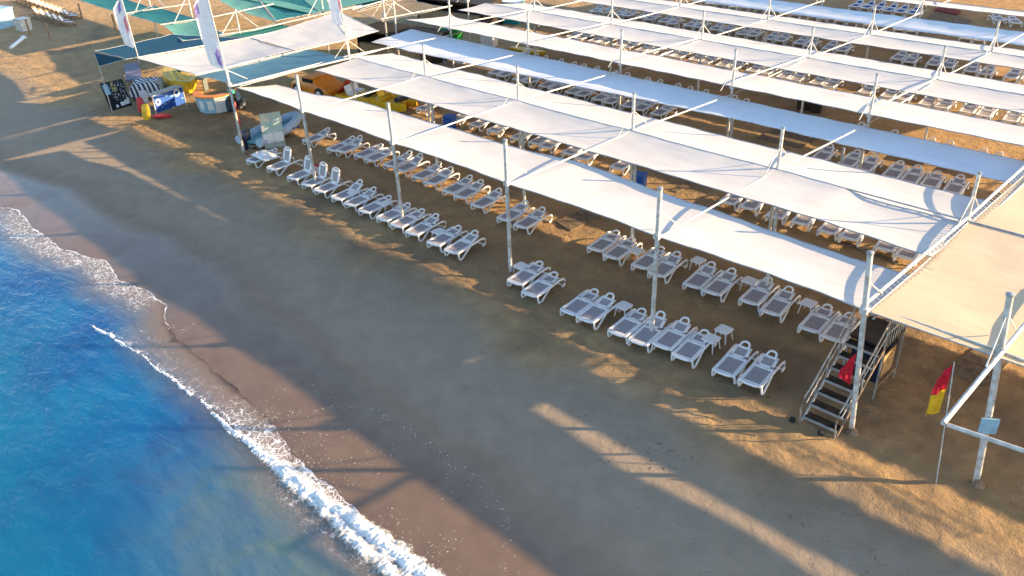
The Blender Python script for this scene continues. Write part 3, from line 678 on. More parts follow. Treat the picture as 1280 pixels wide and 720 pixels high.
# short posts under the second strip
for i, (px, py) in enumerate([(540,131),(653,164),(794,205),(972,258)]):
    p = U(px, py, 2.3); q = MB(); q.tube([Vector((p.x, p.y, -0.1))*S, p*S], 0.065, 8); 
    tag(q.build('support_post', white_steel, loc=(p.x*S, p.y*S, 0)), f'short white post under the second strip, {nth(i+1)} from the left', 'post', 'short posts under the strips')
for i, (px, py) in enumerate([(916,147),(1055,185)]):
    p = U(px, py, 2.05); q = MB(); q.tube([Vector((p.x, p.y, -0.1))*S, p*S], 0.06, 8)
    tag(q.build('support_post', grey_steel, loc=(p.x*S, p.y*S, 0)), f'short grey post under the bluish strip hem, {"left" if i == 0 else "right"} one', 'post', 'short posts under the strips')

# ------------------------------------------------------------------ loungers
def side_rail(sx):
    x = sx*0.35
    return [(x*0.80, 0.0, .35), (x*.97, .035, .355), (x, .10, .355), (x, .5, .34), (x, 1.0, .35), (x*1.02, 1.40, .37), (x*1.03, 1.60, .36), (x*1.03, 1.74, .31), (x*1.03, 1.79, .21), (x*1.03, 1.77, .10), (x*1.03, 1.70, .035), (x*1.02, 1.60, .02)]
def foot_leg(sx):
    x = sx*0.358
    return [(x, .05, .34), (x*1.04, .05, .2), (x*1.05, .09, .07), (x*1.05, .17, .025), (x*1.05, .27, .05), (x*1.04, .50, .19), (x, .78, .33)]
def arc(cx, cy, w, h, n=8):       # rounded top of a backrest frame in its own plane
    return [(cx + w*math.cos(PI - PI*i/n), cy + h*math.sin(PI*i/n)) for i in range(n+1)]
def lounger(label, grp, frame_m, fab_m, back_deg=9, simple=False, name='sun_lounger'):
    ca, sa = math.cos(math.radians(back_deg)), math.sin(math.radians(back_deg))
    RX = Matrix.Rotation(math.radians(back_deg), 3, 'X')
    def B(x, t, h=0.0): return (x, 1.02 + t*ca - h*sa, .38 + t*sa + h*ca)   # backrest plane
    fr = MB()
    for sx in (-1, 1): fr.tube(side_rail(sx), 0.042, 6)
    fr.tube([(-.26, 0, .35), (-.13, -.03, .35), (.13, -.03, .35), (.26, 0, .35)], 0.042, 6)
    fr.box((0, .985, .375), (.66, .10, .05)); fr.box((0, .06, .36), (.52, .10, .04))
    fr.tube([(-.335, 1.70, .04), (.335, 1.70, .04)], 0.026, 6)
    for sx in (-1, 1): fr.box((sx*.302, .52, .362), (.075, .92, .035))
    legs = []
    for sx in (-1, 1):
        l = MB(); l.tube(foot_leg(sx), 0.038, 6); legs.append(l)
    seat = MB()
    seat.grid(lambda u, v: (-.267+.534*u, .11+.83*v, .366-.02*math.sin(PI*v)*math.sin(PI*u)), 4, 6)
    seat.grid(lambda u, v: (.267-.534*u, .11+.83*v, .352-.02*math.sin(PI*v)*math.sin(PI*u)), 4, 6)
    bk = MB(); up = back_deg > 40
    hb = .62 if up else .46
    for sx in (-1, 1): bk.box(Vector(B(sx*.225, hb/2)), (.09, hb, .045), mtx=RX)
    for t in (.045, hb): bk.box(Vector(B(0, t)), (.54, .09, .045), mtx=RX)
    if up: lp = [(-.23, hb)] + arc(0, hb+.02, .22, .12, 8) + [(.23, hb)]
    else: lp = [(-.20, hb), (-.15, hb+.05)] + arc(0, hb+.13, .135, .09, 6) + [(.15, hb+.05), (.20, hb)]
    bk.tube([B(a_, b_, 0 if up else 0.35*max(0, b_-hb)) for a_, b_ in lp], 0.036, 6)
    bf = MB()
    for hh in (0.012, -0.006):
        pts = [B(-.185, .085, hh), B(.185, .085, hh), B(.185, hb-.04, hh), B(-.185, hb-.04, hh)]
        bf.add(pts, [(0, 1, 2, 3)] if hh > 0 else [(3, 2, 1, 0)])
    if simple:
        for l in legs: fr.add(l.v, l.f)
        fr.add(bk.v, bk.f)
        fr.cur = 1; fr.add(seat.v, seat.f); fr.add(bf.v, bf.f)
        o = fr.build(name, [frame_m, fab_m], local=True); return tag(o, label, 'sun lounger', grp)
    o = thing(name, label, 'sun lounger', (0, 0, 0), grp)
    fr.build('frame', frame_m, o, local=True)
    for l in legs: l.build('leg', frame_m, o, local=True)
    seat.build('seat', fab_m, o, local=True, smooth=False)
    b_ = bk.build('backrest', frame_m, o, local=True)
    bf.build('back_panel', fab_m, b_, local=True, smooth=False)
    return o
PROTO = {}
def put(kind, grp, x, y, label, rz=0.0, z=None):
    zz = ground_z(x, y)*S if z is None else z
    if kind == 'flat': kind = rnd.choice(('flat', 'low', 'low', 'flat', 'low', 'flat', 'mid'))
    loc = Vector((x*S, y*S, zz+0.005))
    if kind in ('flat', 'up', 'far', 'low', 'mid'): rz += 0.11
    if kind not in PROTO or PROTO[kind][1]:
        if kind not in PROTO:
            o = {'flat': lambda: lounger(label, grp, plastic, mesh_grey, 13), 'up': lambda: lounger(label, grp, plastic, mesh_grey, 72), 'low': lambda: lounger(label, grp, plastic, mesh_grey, 3), 'mid': lambda: lounger(label, grp, plastic, mesh_grey, 24),
                 'far': lambda: lounger(label, grp, plastic, mesh_grey, 16, True), 'blue': lambda: lounger(label, grp, plastic, blue_mesh, 25, True),
                 'woody': lambda: lounger(label, grp, wood, towel_white, 58, True)}[kind]()
            PROTO[kind] = (o, True); o.location = loc; o.rotation_euler = (0, 0, rz); o['group'] = grp; return o
    o = dup(PROTO[kind][0], loc, rz, label); o['group'] = grp
    return o
rnd = random.Random(11)
def jit(s=0.025): return rnd.uniform(-s, s)
G1 = 'white loungers in the first row from the sea'
LX = 0.235
rowA_l = [(306,201,'flat'),(335,210,'up'),(362,221,'up'),(377,230,'up'),(393,237,'up'),(413,247,'flat'),(433,253,'flat'),(449,262,'flat'),(468,274,'flat'),(484,283,'flat'),(503,292,'flat'),(527,306,'flat'),(548,317,'flat')]
rowA_r = [(633.4,351.6),(651.2,365),(699.6,387.2),(719.5,397.6),(759,414),(784.8,424.3),(814.5,430.2),(839,443.6),(890,463),(922.8,476.3)]
n_up = 0
A_all = []
lastx = -9
for i, (px, py, kd) in enumerate(rowA_l):
    p = U(px, py, 0.2); x = max(p.x, lastx+0.50); lastx = x
    if kd == 'up':
        n_up += 1; lab = f'white lounger with its back raised upright, {nth(n_up)} from the left in the front row'
    else: lab = f'white lounger lying flat in the left front group, {nth(i+1)} from the leftmost mast' if i else 'white lounger heaped with towels at the foot of the leftmost mast'
    put(kd, G1, x+LX, -0.34-0.012*max(0, x-6)**1.2 if i else -0.40, lab, jit(0.03)); A_all.append(x)
for i, (px, py) in enumerate(rowA_r):
    p = U(px, py, 0.2); k = len(rowA_r)-i
    pair = ['outermost left pair, beside the mast with a table','second pair from the left','third pair, in front of a mast','fourth pair from the left','last pair toward the stair tower'][i//2]
    put('flat', G1, p.x+LX, p.y+0.03, f'front row right group, {pair}, {"left" if i % 2 == 0 else "right"} white lounger', jit(0.03))
G2 = 'white loungers in the second row from the sea'
rowB = [(377.7,175.9),(408,186.6),(419.4,189.2),(442,194.5),(455.3,199.8),(478.7,206.5),(492.5,211.8),(514.3,221.1),(529.7,227.7),(552.2,238.4),(566.9,245),(588.1,256.9),(620.8,272.5),(641.7,282.2),(733.9,310),(754,319.7),(789,331.5),(809.5,341),(853.7,354.5),(877.7,363.4),(923.4,375.3),(950.2,387.8),(997.8,408.9),(1025.8,420.9)]
for i, (px, py) in enumerate(rowB):
    p = U(px, py, 0.2)
    put('flat', G2, p.x+LX, p.y+0.02, f'white lounger with grey mesh, second row from the sea, {nth(len(rowB)-i)} from the stair tower', jit(0.025))
G3 = 'white loungers under the strips by the ridge'
rowC = [(528,134),(567,147),(582,158),(603,165),(613,162),(640,172),(652,182),(672,184),(705,190),(725,195),(762,210),(908,247),(930,256),(968,263),(992,276),(1023,288),(1047,298),(1095,308),(1120,318)]
for i, (px, py) in enumerate(rowC):
    p = U(px, py, 0.2)
    put('flat', G3, p.x+LX, 6.72+jit(0.05), f'white lounger peeping out under the second strip, third lounger row, {nth(i+1)} from the left', jit(0.025))
G4 = 'white loungers in the gap before the bluish strip'
rowD = [(x, 11.75) for x in (0.0,.56,1.5,2.05,3.0,3.55,4.4,4.95,5.8,6.35,7.2,7.75,8.6)] + [(x, 11.32) for x in (15.1,15.95,16.5,17.35,17.9,18.45,19.1)]
for i, (x, y) in enumerate(rowD):
    put('flat', G4, x+LX, y+jit(0.05), f'white lounger in the gap before the bluish strip, fourth lounger row, {nth(i+1)} from the left', jit(0.025))
G5 = 'white loungers behind the bluish strip'
rowE = [-.6,0.2,.75,1.7,2.4,3.0,3.7,4.7,5.3,6.3,6.9,7.8,8.4,9.1,10.3,10.85,15.2,16.4,17.55,18.1,19.1,19.6]
for i, x in enumerate(rowE):
    put('far', G5, x+0.0, 13.78+jit(0.05), f'white lounger head showing above the bluish strip, fifth lounger row, {nth(i+1)} from the left', jit(0.03))
G6 = 'white loungers behind the fifth strip'
rowF = []; x = -1.5
while x < 20:
    for q_ in (0, .56):
        if not (11.9 < x+q_ < 13.2): rowF.append(x+q_)
    x += 1.42
for i, x in enumerate(rowF):
    put('far', G6, x+LX, 18.55+jit(0.06), f'white lounger beyond the fifth strip, sixth lounger row, {nth(i+1)} from the left', jit(0.03))
G7 = 'white loungers between the third and fourth mast rows'
rowG = []; x = -4.0
while x < 18.5:
    for q_ in (0, .58):
        if not (10.6 < x+q_ < 12.2): rowG.append(x+q_)
    x += 1.5
for i, x in enumerate(rowG):
    put('far', G7, x, 23.75+jit(0.1), f'small distant white lounger beyond the seventh strip, {nth(i+1)} from the left', jit(0.05))
G8 = 'white loungers behind the ninth strip'
rowH = []; x = -4.5
while x < 15.0:
    for q_ in (0, .58):
        if not (11.2 < x+q_ < 13.0): rowH.append(x+q_)
    x += 1.5
for i, x in enumerate(rowH):
    put('far', G8, x, 28.95+jit(0.1), f'tiny distant white lounger beyond the ninth strip, {nth(i+1)} from the left', jit(0.05))
for i, x in enumerate((6.6,7.2,7.8,8.4,9.0,9.6)):
    put('blue', 'blue loungers at the top right', x, 32.4, f'lounger with blue cover near the top edge, {nth(i+1)} from the left', jit(0.04))
for i, (x, y) in enumerate(((13.6, 33.4), (14.4, 33.2))):
    put('far', 'pair of white loungers at the top right', x, y, f'white lounger at the top right corner past the maroon mat, {"left" if i == 0 else "right"} one', 0.5)
# wooden loungers at the far left end of the beach
i = 0
for k in range(12):
    p = U(38+5.6*k, 2+2.0*k, 0.0)
    i += 1; put('woody', 'wooden loungers with pale towels at the far left', p.x, p.y, f'wooden lounger with raised pale back, far left row, {nth(i)} from the left', 2.2, z=0)
for k in range(5):
    p = U(62+8*k, 22+2.6*k, 0.0)
    put('woody', 'wooden loungers with pale towels at the far left', p.x, p.y, f'wooden lounger in the nearer of the far left rows, {nth(k+1)} from the left', 2.2, z=0)

# side tables
def table(x, y, label, z=None):
    o = thing('side_table', label, 'side table', (x*S, y*S, ground_z(x, y)*S), 'white side tables between loungers')
    q = MB(); ring = lambda zz, w: [(sx*w*c1, sy*w*c2, zz) for sx, sy, c1, c2 in ((-1,-1,1,.8),(-1,-1,.8,1),(1,-1,.8,1),(1,-1,1,.8),(1,1,1,.8),(1,1,.8,1),(-1,1,.8,1),(-1,1,1,.8))]
    q.loft([ring(.40, .235), ring(.415, .25), ring(.435, .25), ring(.445, .24)]); q.build('table_top', plastic, o, local=True)
    for sx in (-1, 1):
        for sy in (-1, 1):
            l = MB(); l.tube([(sx*.18, sy*.18, .405), (sx*.2, sy*.2, .2), (sx*.23, sy*.23, 0)], 0.028, 6, r2=0.02); l.build('leg', plastic, o, local=True)
    return o
TB = [(651,332,'beside the mast left of the front right group'),(780,382,'between the second and third front right pairs'),(889,423,'between the last two front right pairs'),(905,412,'just behind another table near the last front right pair'),(442,240,'among the left front group, first from the left'),(482,254,'among the left front group, beside a mast'),(548,288,'at the right end of the left front group'),(796,314,'in the second row between the first right-hand pairs'),(873,325,'in the second row behind the mast of the right half'),(937,350,'in the second row, third from the stair tower'),(1011,378,'in the second row, nearest the stair tower'),(398,208,'holding a red towel between the raised loungers')]
for px, py, t in TB:
    p = U(px, py, 0.27); table(p.x, p.y, f'small white plastic table {t}')
p = U(397, 207, 0.28)*S
q = MB(); q.grid(lambda u, v: p + Vector(((u-.5)*.36, (v-.5)*.3, .012+.05*abs(fbm(u*3, v*3, 1, 2)))), 8, 8); q.grid(lambda u, v: p + Vector(((.5-u)*.36, (v-.5)*.3, .006)), 2, 2)
tag(q.build('towel', red_paint, loc=p), 'red towel lying on a table between raised loungers', 'towel')
# crumpled towels on the lounger by the leftmost mast
c0 = U(332, 196, 0.3)*S
q = MB(); q.grid(lambda u, v: c0 + Vector(((u-.5)*1.5, (v-.5)*.9, .06+.22*max(0, math.sin(PI*u)*math.sin(PI*v))**.5*(0.7+0.6*fbm(u*4, v*4, 1, 3)))), 22, 16)
tag(q.build('towel_heap', towel_white, loc=c0), 'heap of crumpled white towels on the leftmost front loungers', 'towels')

# ------------------------------------------------------------------ stair tower
T0 = U(1030, 525, 0); xL, xR, yF, yB = 20.98, 21.66, -0.42, 1.12
zP = 1.15
tw = thing('stair_tower', 'grey steel stair tower with railings and platform beside the mast', 'stair tower', m(xL, yF, 0))
n_s = 7
for i in range(n_s):
    t = (i+0.6)/n_s; q = MB(); q.box(m((xL+xR)/2, yF+(yB-yF)*t, zP*t), ((xR-xL)*S-.06, .30, .045)); q.build('step', black_paint, tw)
    q = MB(); q.box(m((xL+xR)/2, yF+(yB-yF)*t, zP*t)+Vector((0, -.165, -.005)), ((xR-xL)*S-.05, .03, .07)); q.build('nosing', grey_steel, tw)
for x in (xL, xR):
    q = MB(); a, b = m(x, yF, 0.02), m(x, yB, zP); q.tube([a, b], 0.035, 6); q.build('stringer', rust_steel if x == xR else grey_steel, tw)
    q = MB(); h = Vector((0, 0, .95))
    q.tube([a+Vector((0, -.1, 0)), a+Vector((0, -.22, .55)), a+Vector((0, -.1, .9)), a+h+Vector((0, .25, .12)), b+h, m(x, 2.05, zP)+h], 0.024, 6)
    q.tube([a+Vector((0, .1, .5))+Vector((0,0,.1)), b+Vector((0, 0, .5)), m(x, 2.05, zP)+Vector((0, 0, .5))], 0.018, 6)
    for t in (.25, .5, .75, 1.0): q.tube([a.lerp(b, t), a.lerp(b, t)+h*0.98], 0.018, 6)
    q.build('handrail', grey_steel, tw)
q = MB(); q.box(m((xL+xR)/2, (yB+2.05)/2+.03, zP), ((xR-xL)*S+.05, (2.05-yB)*S, .06)); q.build('platform', black_paint, tw)
for x in (xL, xR):
    for y in (yB, 2.05):
        q = MB(); q.tube([m(x, y, -.05), m(x, y, zP)+Vector((0, 0, .95))], 0.03, 8); q.build('post', grey_steel, tw)
q = MB()
for i in range(9):
    y = yB + (2.05-yB)*i/8; q.tube([m(xR, y, zP), m(xR, y, zP)+Vector((0, 0, .93))], 0.013, 5)
for i in range(7):
    x = xL + (xR-xL)*i/6; q.tube([m(x, 2.05, zP), m(x, 2.05, zP)+Vector((0, 0, .93))], 0.013, 5)
q.build('baluster_panel', grey_steel, tw)
q = MB(); q.box(m((xL+xR)/2+.02, (yB+2.05)/2, .62), ((xR-xL)*S-.15, (2.05-yB)*S-.25, 1.0)); cb = q.build('cabinet', dark_blue, tw)
q = MB(); q.box(m(xR-.03, (yB+2.05)/2, .62), (.03, .85, .8)); q.build('side_panel', tan_stuff, cb)
q = MB(); q.box(m((xL+xR)/2, yB+.5, .12), ((xR-xL)*S, .06, .06)); q.box(m(xR, (yB+2.05)/2, .25), (.05, (2.05-yB)*S, .05)); q.build('base_rail', wood, tw)
for dx in (0.0, 0.62):
    q = MB(); q.lathe(m(xR-.25-dx*.9, yF-.12, .0), [(.02, .0), (.09, .02), (.09, .12), (.02, .14)], 10); q.build('base_weight', rubber, tw)
# red flag on the mast beside it
f0 = U(1071, 440, 1.35)*S
def flag(name, pts, n1, n2, mats, label, split=None, loc=None, cat='flag', pole=None, amp=0.05):
    o = thing(name, label, cat, loc if loc is not None else pts[0])
    A, B, C, D = [Vector(p) for p in pts]           # hoist top, fly top, fly bottom, hoist bottom
    nrm = (B-A).cross(D-A).normalized()
    def P(u, v):
        p = A.lerp(B, u).lerp(D.lerp(C, u), v)
        return p + nrm*amp*(math.sin(u*9+v*4)*u + 0.6*fbm(u*3, v*3, 1, 3))
    if split is None:
        q = MB(); q.grid(P, n1, n2); q.build('flag_cloth', mats, o)
    else:
        for (v0, v1), mt in zip(split, mats):
            q = MB(); q.grid(lambda u, v: P(u, v0+(v1-v0)*v), n1, max(2, n2//2)); q.build('flag_cloth', mt, o)
    if pole:
        q = MB(); q.tube(pole, 0.018, 6); q.build('flag_pole', grey_steel, o)
    return o
vdir = Vector((-.62, -.55, 0)).normalized()
flag('red_flag', [f0, f0+vdir*.30+Vector((0, 0, -.5)), f0+vdir*.40+Vector((0, 0, -.85)), f0+Vector((0, 0, -1.15))], 12, 14, red_cloth, 'plain red flag hanging from the mast beside the stair tower', amp=0.04)
pb_ = U(1170, 605, 0); pole = [pb_*S, U(1193, 452, 2.0)*S]
pt_ = pole[1]
flag('red_yellow_flag', [pt_+Vector((0, 0, -.03)), pt_+vdir*.30+Vector((0, 0, -.5)), pt_+vdir*.36+Vector((0, 0, -1.75)), pt_+vdir*.03+Vector((0, 0, -1.65))], 12, 16, [red_cloth, yellow_cloth], 'red over yellow flag on a thin pole in the sand at the right', split=[(0, .5), (.5, 1)], loc=pole[0], pole=pole, amp=0.05)

# boards lying on the sand
def board(pxs, label, name='sand_board', mt=grey_wood, z=0.02):
    pts = [U(a, b, z)*S for a, b in pxs]; c = sum(pts, Vector())/4
    o = thing(name, label, 'board', c)
    for i in range(4):
        v0, v1 = i/4+.008, (i+1)/4-.008; A, B, C, D = pts
        q = MB(); q.slab([A.lerp(D, v0), A.lerp(D, v1), B.lerp(C, v1), B.lerp(C, v0)][::-1], 0.05); q.build('plank', mt, o, smooth=False)
board([(694,276),(713,288),(749,271),(727,262)], 'sandy wooden board lying behind the second lounger row', z=0.04)
board([(1178,462),(1232,480),(1262,452),(1222,433)], 'flat sandy board under the beige sheet beside the flag', z=0.03)
board([(1040,300),(1120,330),(1124,327),(1046,297)], 'narrow walkway plank between loungers under the second gap', z=0.02)
board([(838,238),(846,240),(880,224),(872,221)], 'narrow dark plank across the sand in the second gap', z=0.03)
board([(945,172),(1000,185),(1030,170),(975,158)], 'low sandy deck in the gap before the bluish strip', z=0.03)
board([(1150,30),(1200,38),(1215,25),(1172,12)], 'sandy deck at the top right', z=0.03)
board([(1168,12),(1198,18),(1202,13),(1174,8)], 'maroon mat on the sand at the top right', 'beach_mat', maroon, z=0.08)

# ------------------------------------------------------------------ left: sheets, pipes, banners
def sheet(pxs, label, mt, z=2.5, sag=0.25, zs=None, name='shade_sail', n=18, grp='coloured shade sails at the left'):
    """quad given by surveyed corners (A left-front, B, C, D going round)"""
    zs = zs or [z]*4
    A, B, C, D = [U(a, b, zz)*S for (a, b), zz in zip(pxs, zs)]
    o = thing(name, label, 'shade sail', A, grp)
    def P(u, v):
        p = A.lerp(B, u).lerp(D.lerp(C, u), v); a1, a2 = 4*u*(1-u), 4*v*(1-v)
        c = (A+B+C+D)/4
        pull = 0.035*(a1*(1-a2) + a2*(1-a1))
        p = p.lerp(c, pull)
        p.z += -sag*S*0.5*(a1*a2*0.7 + 0.25*(a1+a2)) + 0.035*fbm(p.x, p.y, .9, 3)
        return p
    q = MB(); q.grid(P, n, n); q.build('fabric_panel', mt, o)
    e = MB(); rim = [P(i/n, 0) for i in range(n)] + [P(1, i/n) for i in range(n)] + [P(1-i/n, 1) for i in range(n)] + [P(0, 1-i/n) for i in range(n)]
    e.tube(rim, 0.02, 5, closed=True); e.build('edge_rope', cord_mat, o)
    return o
sheet([(172,73),(244,93),(367,62),(312,47)], 'large white sail between the two left banners', white_cloth, sag=0.30)
sheet([(312,47.5),(367,62.5),(437,49),(415,17)], 'white sail with a peaked corner by the third banner', white_cloth, zs=[2.5,2.5,2.5,2.75], sag=0.12)
sheet([(437,49.5),(474,38.5),(430,17.5),(414,30)], 'small triangular white sail right of the third banner', white_cloth, zs=[2.5,2.45,2.75,2.6], sag=0.05)
sheet([(248,94),(300,108),(436,72),(386,61)], 'blue sail seaward of the large white sail', blue_cloth, sag=0.2)
sheet([(118,64),(157,74),(312,47),(214,43)], 'dark navy sail at the left corner over the sand', navy_cloth, sag=0.1)
sheet([(156,17),(205,31),(248,24),(192,7)], 'teal sail in the pipe frame, left of the second banner', teal_cloth, sag=0.15)
sheet([(204,31),(228,51),(285,44),(247,24)], 'drooping pale teal sail above the navy sail', pale_teal_cloth, sag=0.3)
sheet([(92,-2),(158,19),(192,10),(130,-10)], 'teal sail at the top left edge', teal_cloth, sag=0.15)
sheet([(262,-6),(300,14),(345,27),(318,-8)], 'pale teal sail right of the second banner', pale_teal_cloth, sag=0.15)
sheet([(318,-8),(345,26),(400,15),(372,-8)], 'teal sail with blue patch near the top', teal_cloth, sag=0.2)
sheet([(276,46),(306,47),(372,34),(345,29)], 'narrow green sail behind the large white sail', green_cloth, sag=0.1, z=2.3)
sheet([(446,15),(478,27),(560,9),(508,-2)], 'tan sail behind the third banner', tan_cloth, sag=0.2, z=2.3)
sheet([(442,4),(450,12),(500,-3),(470,-12)], 'bright blue sail at the top edge beside the tan one', teal_cloth, sag=0.1, z=2.3)
def usheet(pts, label, mt):
    o = thing('shade_sail', label, 'shade sail', m(*pts[0]), 'coloured shade sails at the left')
    A, B, C, D = [m(*p) for p in pts]
    def P(u, v):
        p = A.lerp(B, u).lerp(D.lerp(C, u), v); p.z -= 0.5*16*u*(1-u)*v*(1-v)*0.5; return p
    q = MB(); q.grid(P, 14, 14); q.build('fabric_panel', mt, o); return o
usheet([(-24, 6, 2.5), (-15.2, 6, 2.5), (-15.2, 12, 2.5), (-24, 12, 2.5)], 'large unseen teal sail added for shade beyond the top left corner', teal_cloth)  # unseen sail, added to cast shade on the far left sand
usheet([(-14.6, 8, 2.5), (-7, 8, 2.5), (-7, 13, 2.5), (-14.6, 13, 2.5)], 'large unseen pale teal sail added for shade beyond the top edge at the left', pale_teal_cloth)  # second unseen sail, added for the same shade
def pipe(pxs, label, r=0.045, z=2.5, name='frame_pipe', zs=None, grp='white frame pipes at the left'):
    pts = [U(a, b, (zs[i] if zs else z))*S for i, (a, b) in enumerate(pxs)]
    q = MB(); q.tube(pts, r, 6); return tag(q.build(name, white_steel, loc=pts[0]), label, 'pipe', grp)
pipe([(172,72),(312,47),(360,37)], 'white pipe along the upper edge of the large white sail', z=2.53)
pipe([(244,94),(384,61),(437,49)], 'white pipe between the white and blue sails', z=2.53)
pipe([(288,108),(436,73),(476,62)], 'white pipe from the leftmost mast along the blue sail', z=2.53)
pipe([(158,16.5),(236,5)], 'white pipe across the teal sails, top left', z=2.53)
pipe([(200,31),(272,20),(342,5)], 'white pipe crossing behind the second banner', z=2.53)
pipe([(274,44),(320,37),(414,15),(452,7)], 'white pipe along the green sail', z=2.53)
pipe([(440,12),(490,-2)], 'white pipe above the tan sail', z=2.4)
pipe([(476,24),(565,7)], 'white pipe below the tan sail', z=2.5)
pipe([(252,40),(258,48),(232,44),(300,36)], 'bent white pipe under the drooping teal sail', z=2.2, r=0.035)
# trestle posts with raking struts
for i, (bx, by, tx, ty, l, r_) in enumerate([(189,12,184,-2,(169,15),(206,8)), (241,24,236,4,(217,30),(258,16)), (301,47,294,16,(277,44),(323,34)), (405,22,400,-4,(385,20),(417,10)), (495,36,490,0,(478,27),(514,16))]):
    B = U(bx, by, 2.1); T = Vector((B.x, B.y, 3.25))
    o = thing('trestle_post', f'white post with raking struts over the coloured sails, {nth(i+1)} from the left', 'post', Vector((B.x, B.y, 0))*S, 'trestle posts over the coloured sails')
    q = MB(); q.tube([Vector((B.x, B.y, -.1))*S, T*S], 0.06, 8); q.build('pole', white_steel, o)
    for e in (l, r_):
        q = MB(); q.tube([(T-Vector((0, 0, .05)))*S, U(e[0], e[1], 2.5)*S], 0.03, 6); q.build('strut', white_steel, o)
# dark triangular flap at the left corner
a_, b_, c_ = U(118, 66, 2.45)*S, U(157, 74, 2.45)*S, U(124, 83, 1.9)*S
o = thing('corner_flap', 'dark triangular cloth flap hanging at the left corner pole', 'cloth flap', Vector((a_.x, a_.y, 0)))
q = MB(); q.slab([a_, b_, c_], 0.012); q.build('flap_cloth', navy_cloth, o)
q = MB(); g_ = U(124, 90, 1.4)*S; q.tube([a_, c_, Vector((c_.x, c_.y, 0))], 0.03, 6); q.tube([c_, b_], 0.02, 6); q.build('flap_pole', white_steel, o)
# feather banners
def banner(foot_px, foot_z, top_uv, label, prints, length=2.55, w=0.62, v_lo=0.2):
    b = U(foot_px[0], foot_px[1], foot_z)*S
    o = thing('feather_banner', label, 'banner', b, 'tall feather banners at the left')
    t = b + Vector((top_uv[0], top_uv[1], length+0.75))
    q = MB(); q.tube([b-Vector((0, 0, .3)), b.lerp(t, .5), t], 0.028, 6); q.build('flag_pole', white_steel, o)
    side = Vector((-.72, -.69, 0))
    def P(u, v):
        p = b.lerp(t, v_lo+(1-v_lo)*v)
        ww = w*(0.9+0.15*math.sin(v*3))*min(1.0, (v+0.03)*9, )*(1.0 if v < .85 else max(0.25, 1-(v-.85)*3.5))
        return p + side*ww*u + Vector((.69, -.72, 0))*(0.07*math.sin(u*5+v*3)*u + 0.04*fbm(u*2, v*5, 1, 2)) - Vector((0, 0, .14*u))
    q = MB(); q.grid(P, 8, 26); q.build('banner_cloth', banner_cloth, o)
    for (u0, u1, v0, v1, mt) in prints:
        q = MB(); q.grid(lambda u, v: P(u0+(u1-u0)*u, v0+(v1-v0)*v + .03*math.sin(u*6)) + Vector((.69, -.72, 0))*0.015, 6, 10); q.build('print', mt, o)
banner((173,72), 2.5, (-.1, -.05), 'white feather banner with pink print at the left corner', [(.1,.35,.32,.62,pink_print),(.3,.6,.75,.95,lilac)])
banner((287,107), 2.5, (-.2, -.1), 'white feather banner with lilac print on the leftmost mast', [(.12,.4,.02,.24,lilac),(.75,.98,.72,.86,lilac)], length=3.9, w=.78)
banner((436,70), 2.6, (-.1, -.05), 'white feather banner over the first inland mast', [(.02,.16,.3,.9,pink_print)], length=3.4, w=.6, v_lo=0.42)
# orange band round the leftmost mast
o0 = U(292, 128, 1.55); o1 = U(299, 156, 0.85)
q = MB(); q.tube([o0*S, o1*S], 0.105, 10); q.cur = 1; q.tube([o0.lerp(o1, .38)*S, o0.lerp(o1, .62)*S], 0.112, 10)
tag(q.build('rescue_float', [red_paint, orange_paint], loc=o1*S), 'red and orange rescue float strapped to the leftmost mast', 'rescue float')

# ------------------------------------------------------------------ left: water sports stand
def pl(a, b, z=0.0): return U(a, b, z)*S
# black activity board leaning on legs
A, B = pl(139, 139), pl(166, 132); C, D = pl(151, 98, 0.95), pl(125, 105, 0.95)
A.z = B.z = 0.05
o = thing('activity_board', 'black leaning board with white price panels on the sand', 'notice board', (A+B)/2)
upv = ((C+D)/2-(A+B)/2); C, D = B+upv, A+upv; nn = (B-A).cross(upv).normalized()
q = MB(); q.slab([A, B, C, D], 0.05); q.build('panel', black_paint, o, smooth=False)
rr = random.Random(5)
def bd(u, v, h=.006): return A.lerp(B, u).lerp(D.lerp(C, u), v) + nn*h
wp_ = mat('white_lettering', (0.75, 0.75, 0.72), 0.6); yp_ = mat('yellow_lettering', (0.75, 0.6, 0.15), 0.6)
q = MB(); q.add([bd(.06,.55), bd(.30,.55), bd(.30,.93), bd(.06,.93)], [(0,1,2,3)]); q.build('photo_panel', pale_blue, o, smooth=False)
q = MB(); k_ = 0
for u0, u1, v0, v1 in ((.52,.70,.06,.20),(.72,.92,.08,.24),(.86,.95,.12,.3),(.30,.40,.04,.14)):
    q.add([bd(u0,v0), bd(u1,v0), bd(u1,v1), bd(u0,v1)], [(0,1,2,3)])
for i in range(60):
    u = rr.choice([.36,.46,.58,.74,.86])+rr.uniform(-.03,.03); v = rr.uniform(.25,.95); w_ = rr.uniform(.015,.06)
    q.add([bd(u,v,.007), bd(u+w_,v,.007), bd(u+w_,v+.018,.007), bd(u,v+.018,.007)], [(0,1,2,3)])
q.build('lettering', wp_, o, smooth=False)
q = MB()
for i in range(26):
    u = .44+rr.uniform(-.05,.16); v = rr.uniform(.6,.95); w_ = rr.uniform(.02,.06)
    q.add([bd(u,v,.009), bd(u+w_,v,.009), bd(u+w_,v+.022,.009), bd(u,v+.022,.009)], [(0,1,2,3)])
q.build('yellow_lettering', yp_, o, smooth=False)
for e in (C, D):
    q = MB(); q.tube([e, Vector((e.x-.3, e.y+.5, 0))], 0.025, 6); q.build('leg', black_paint, o)
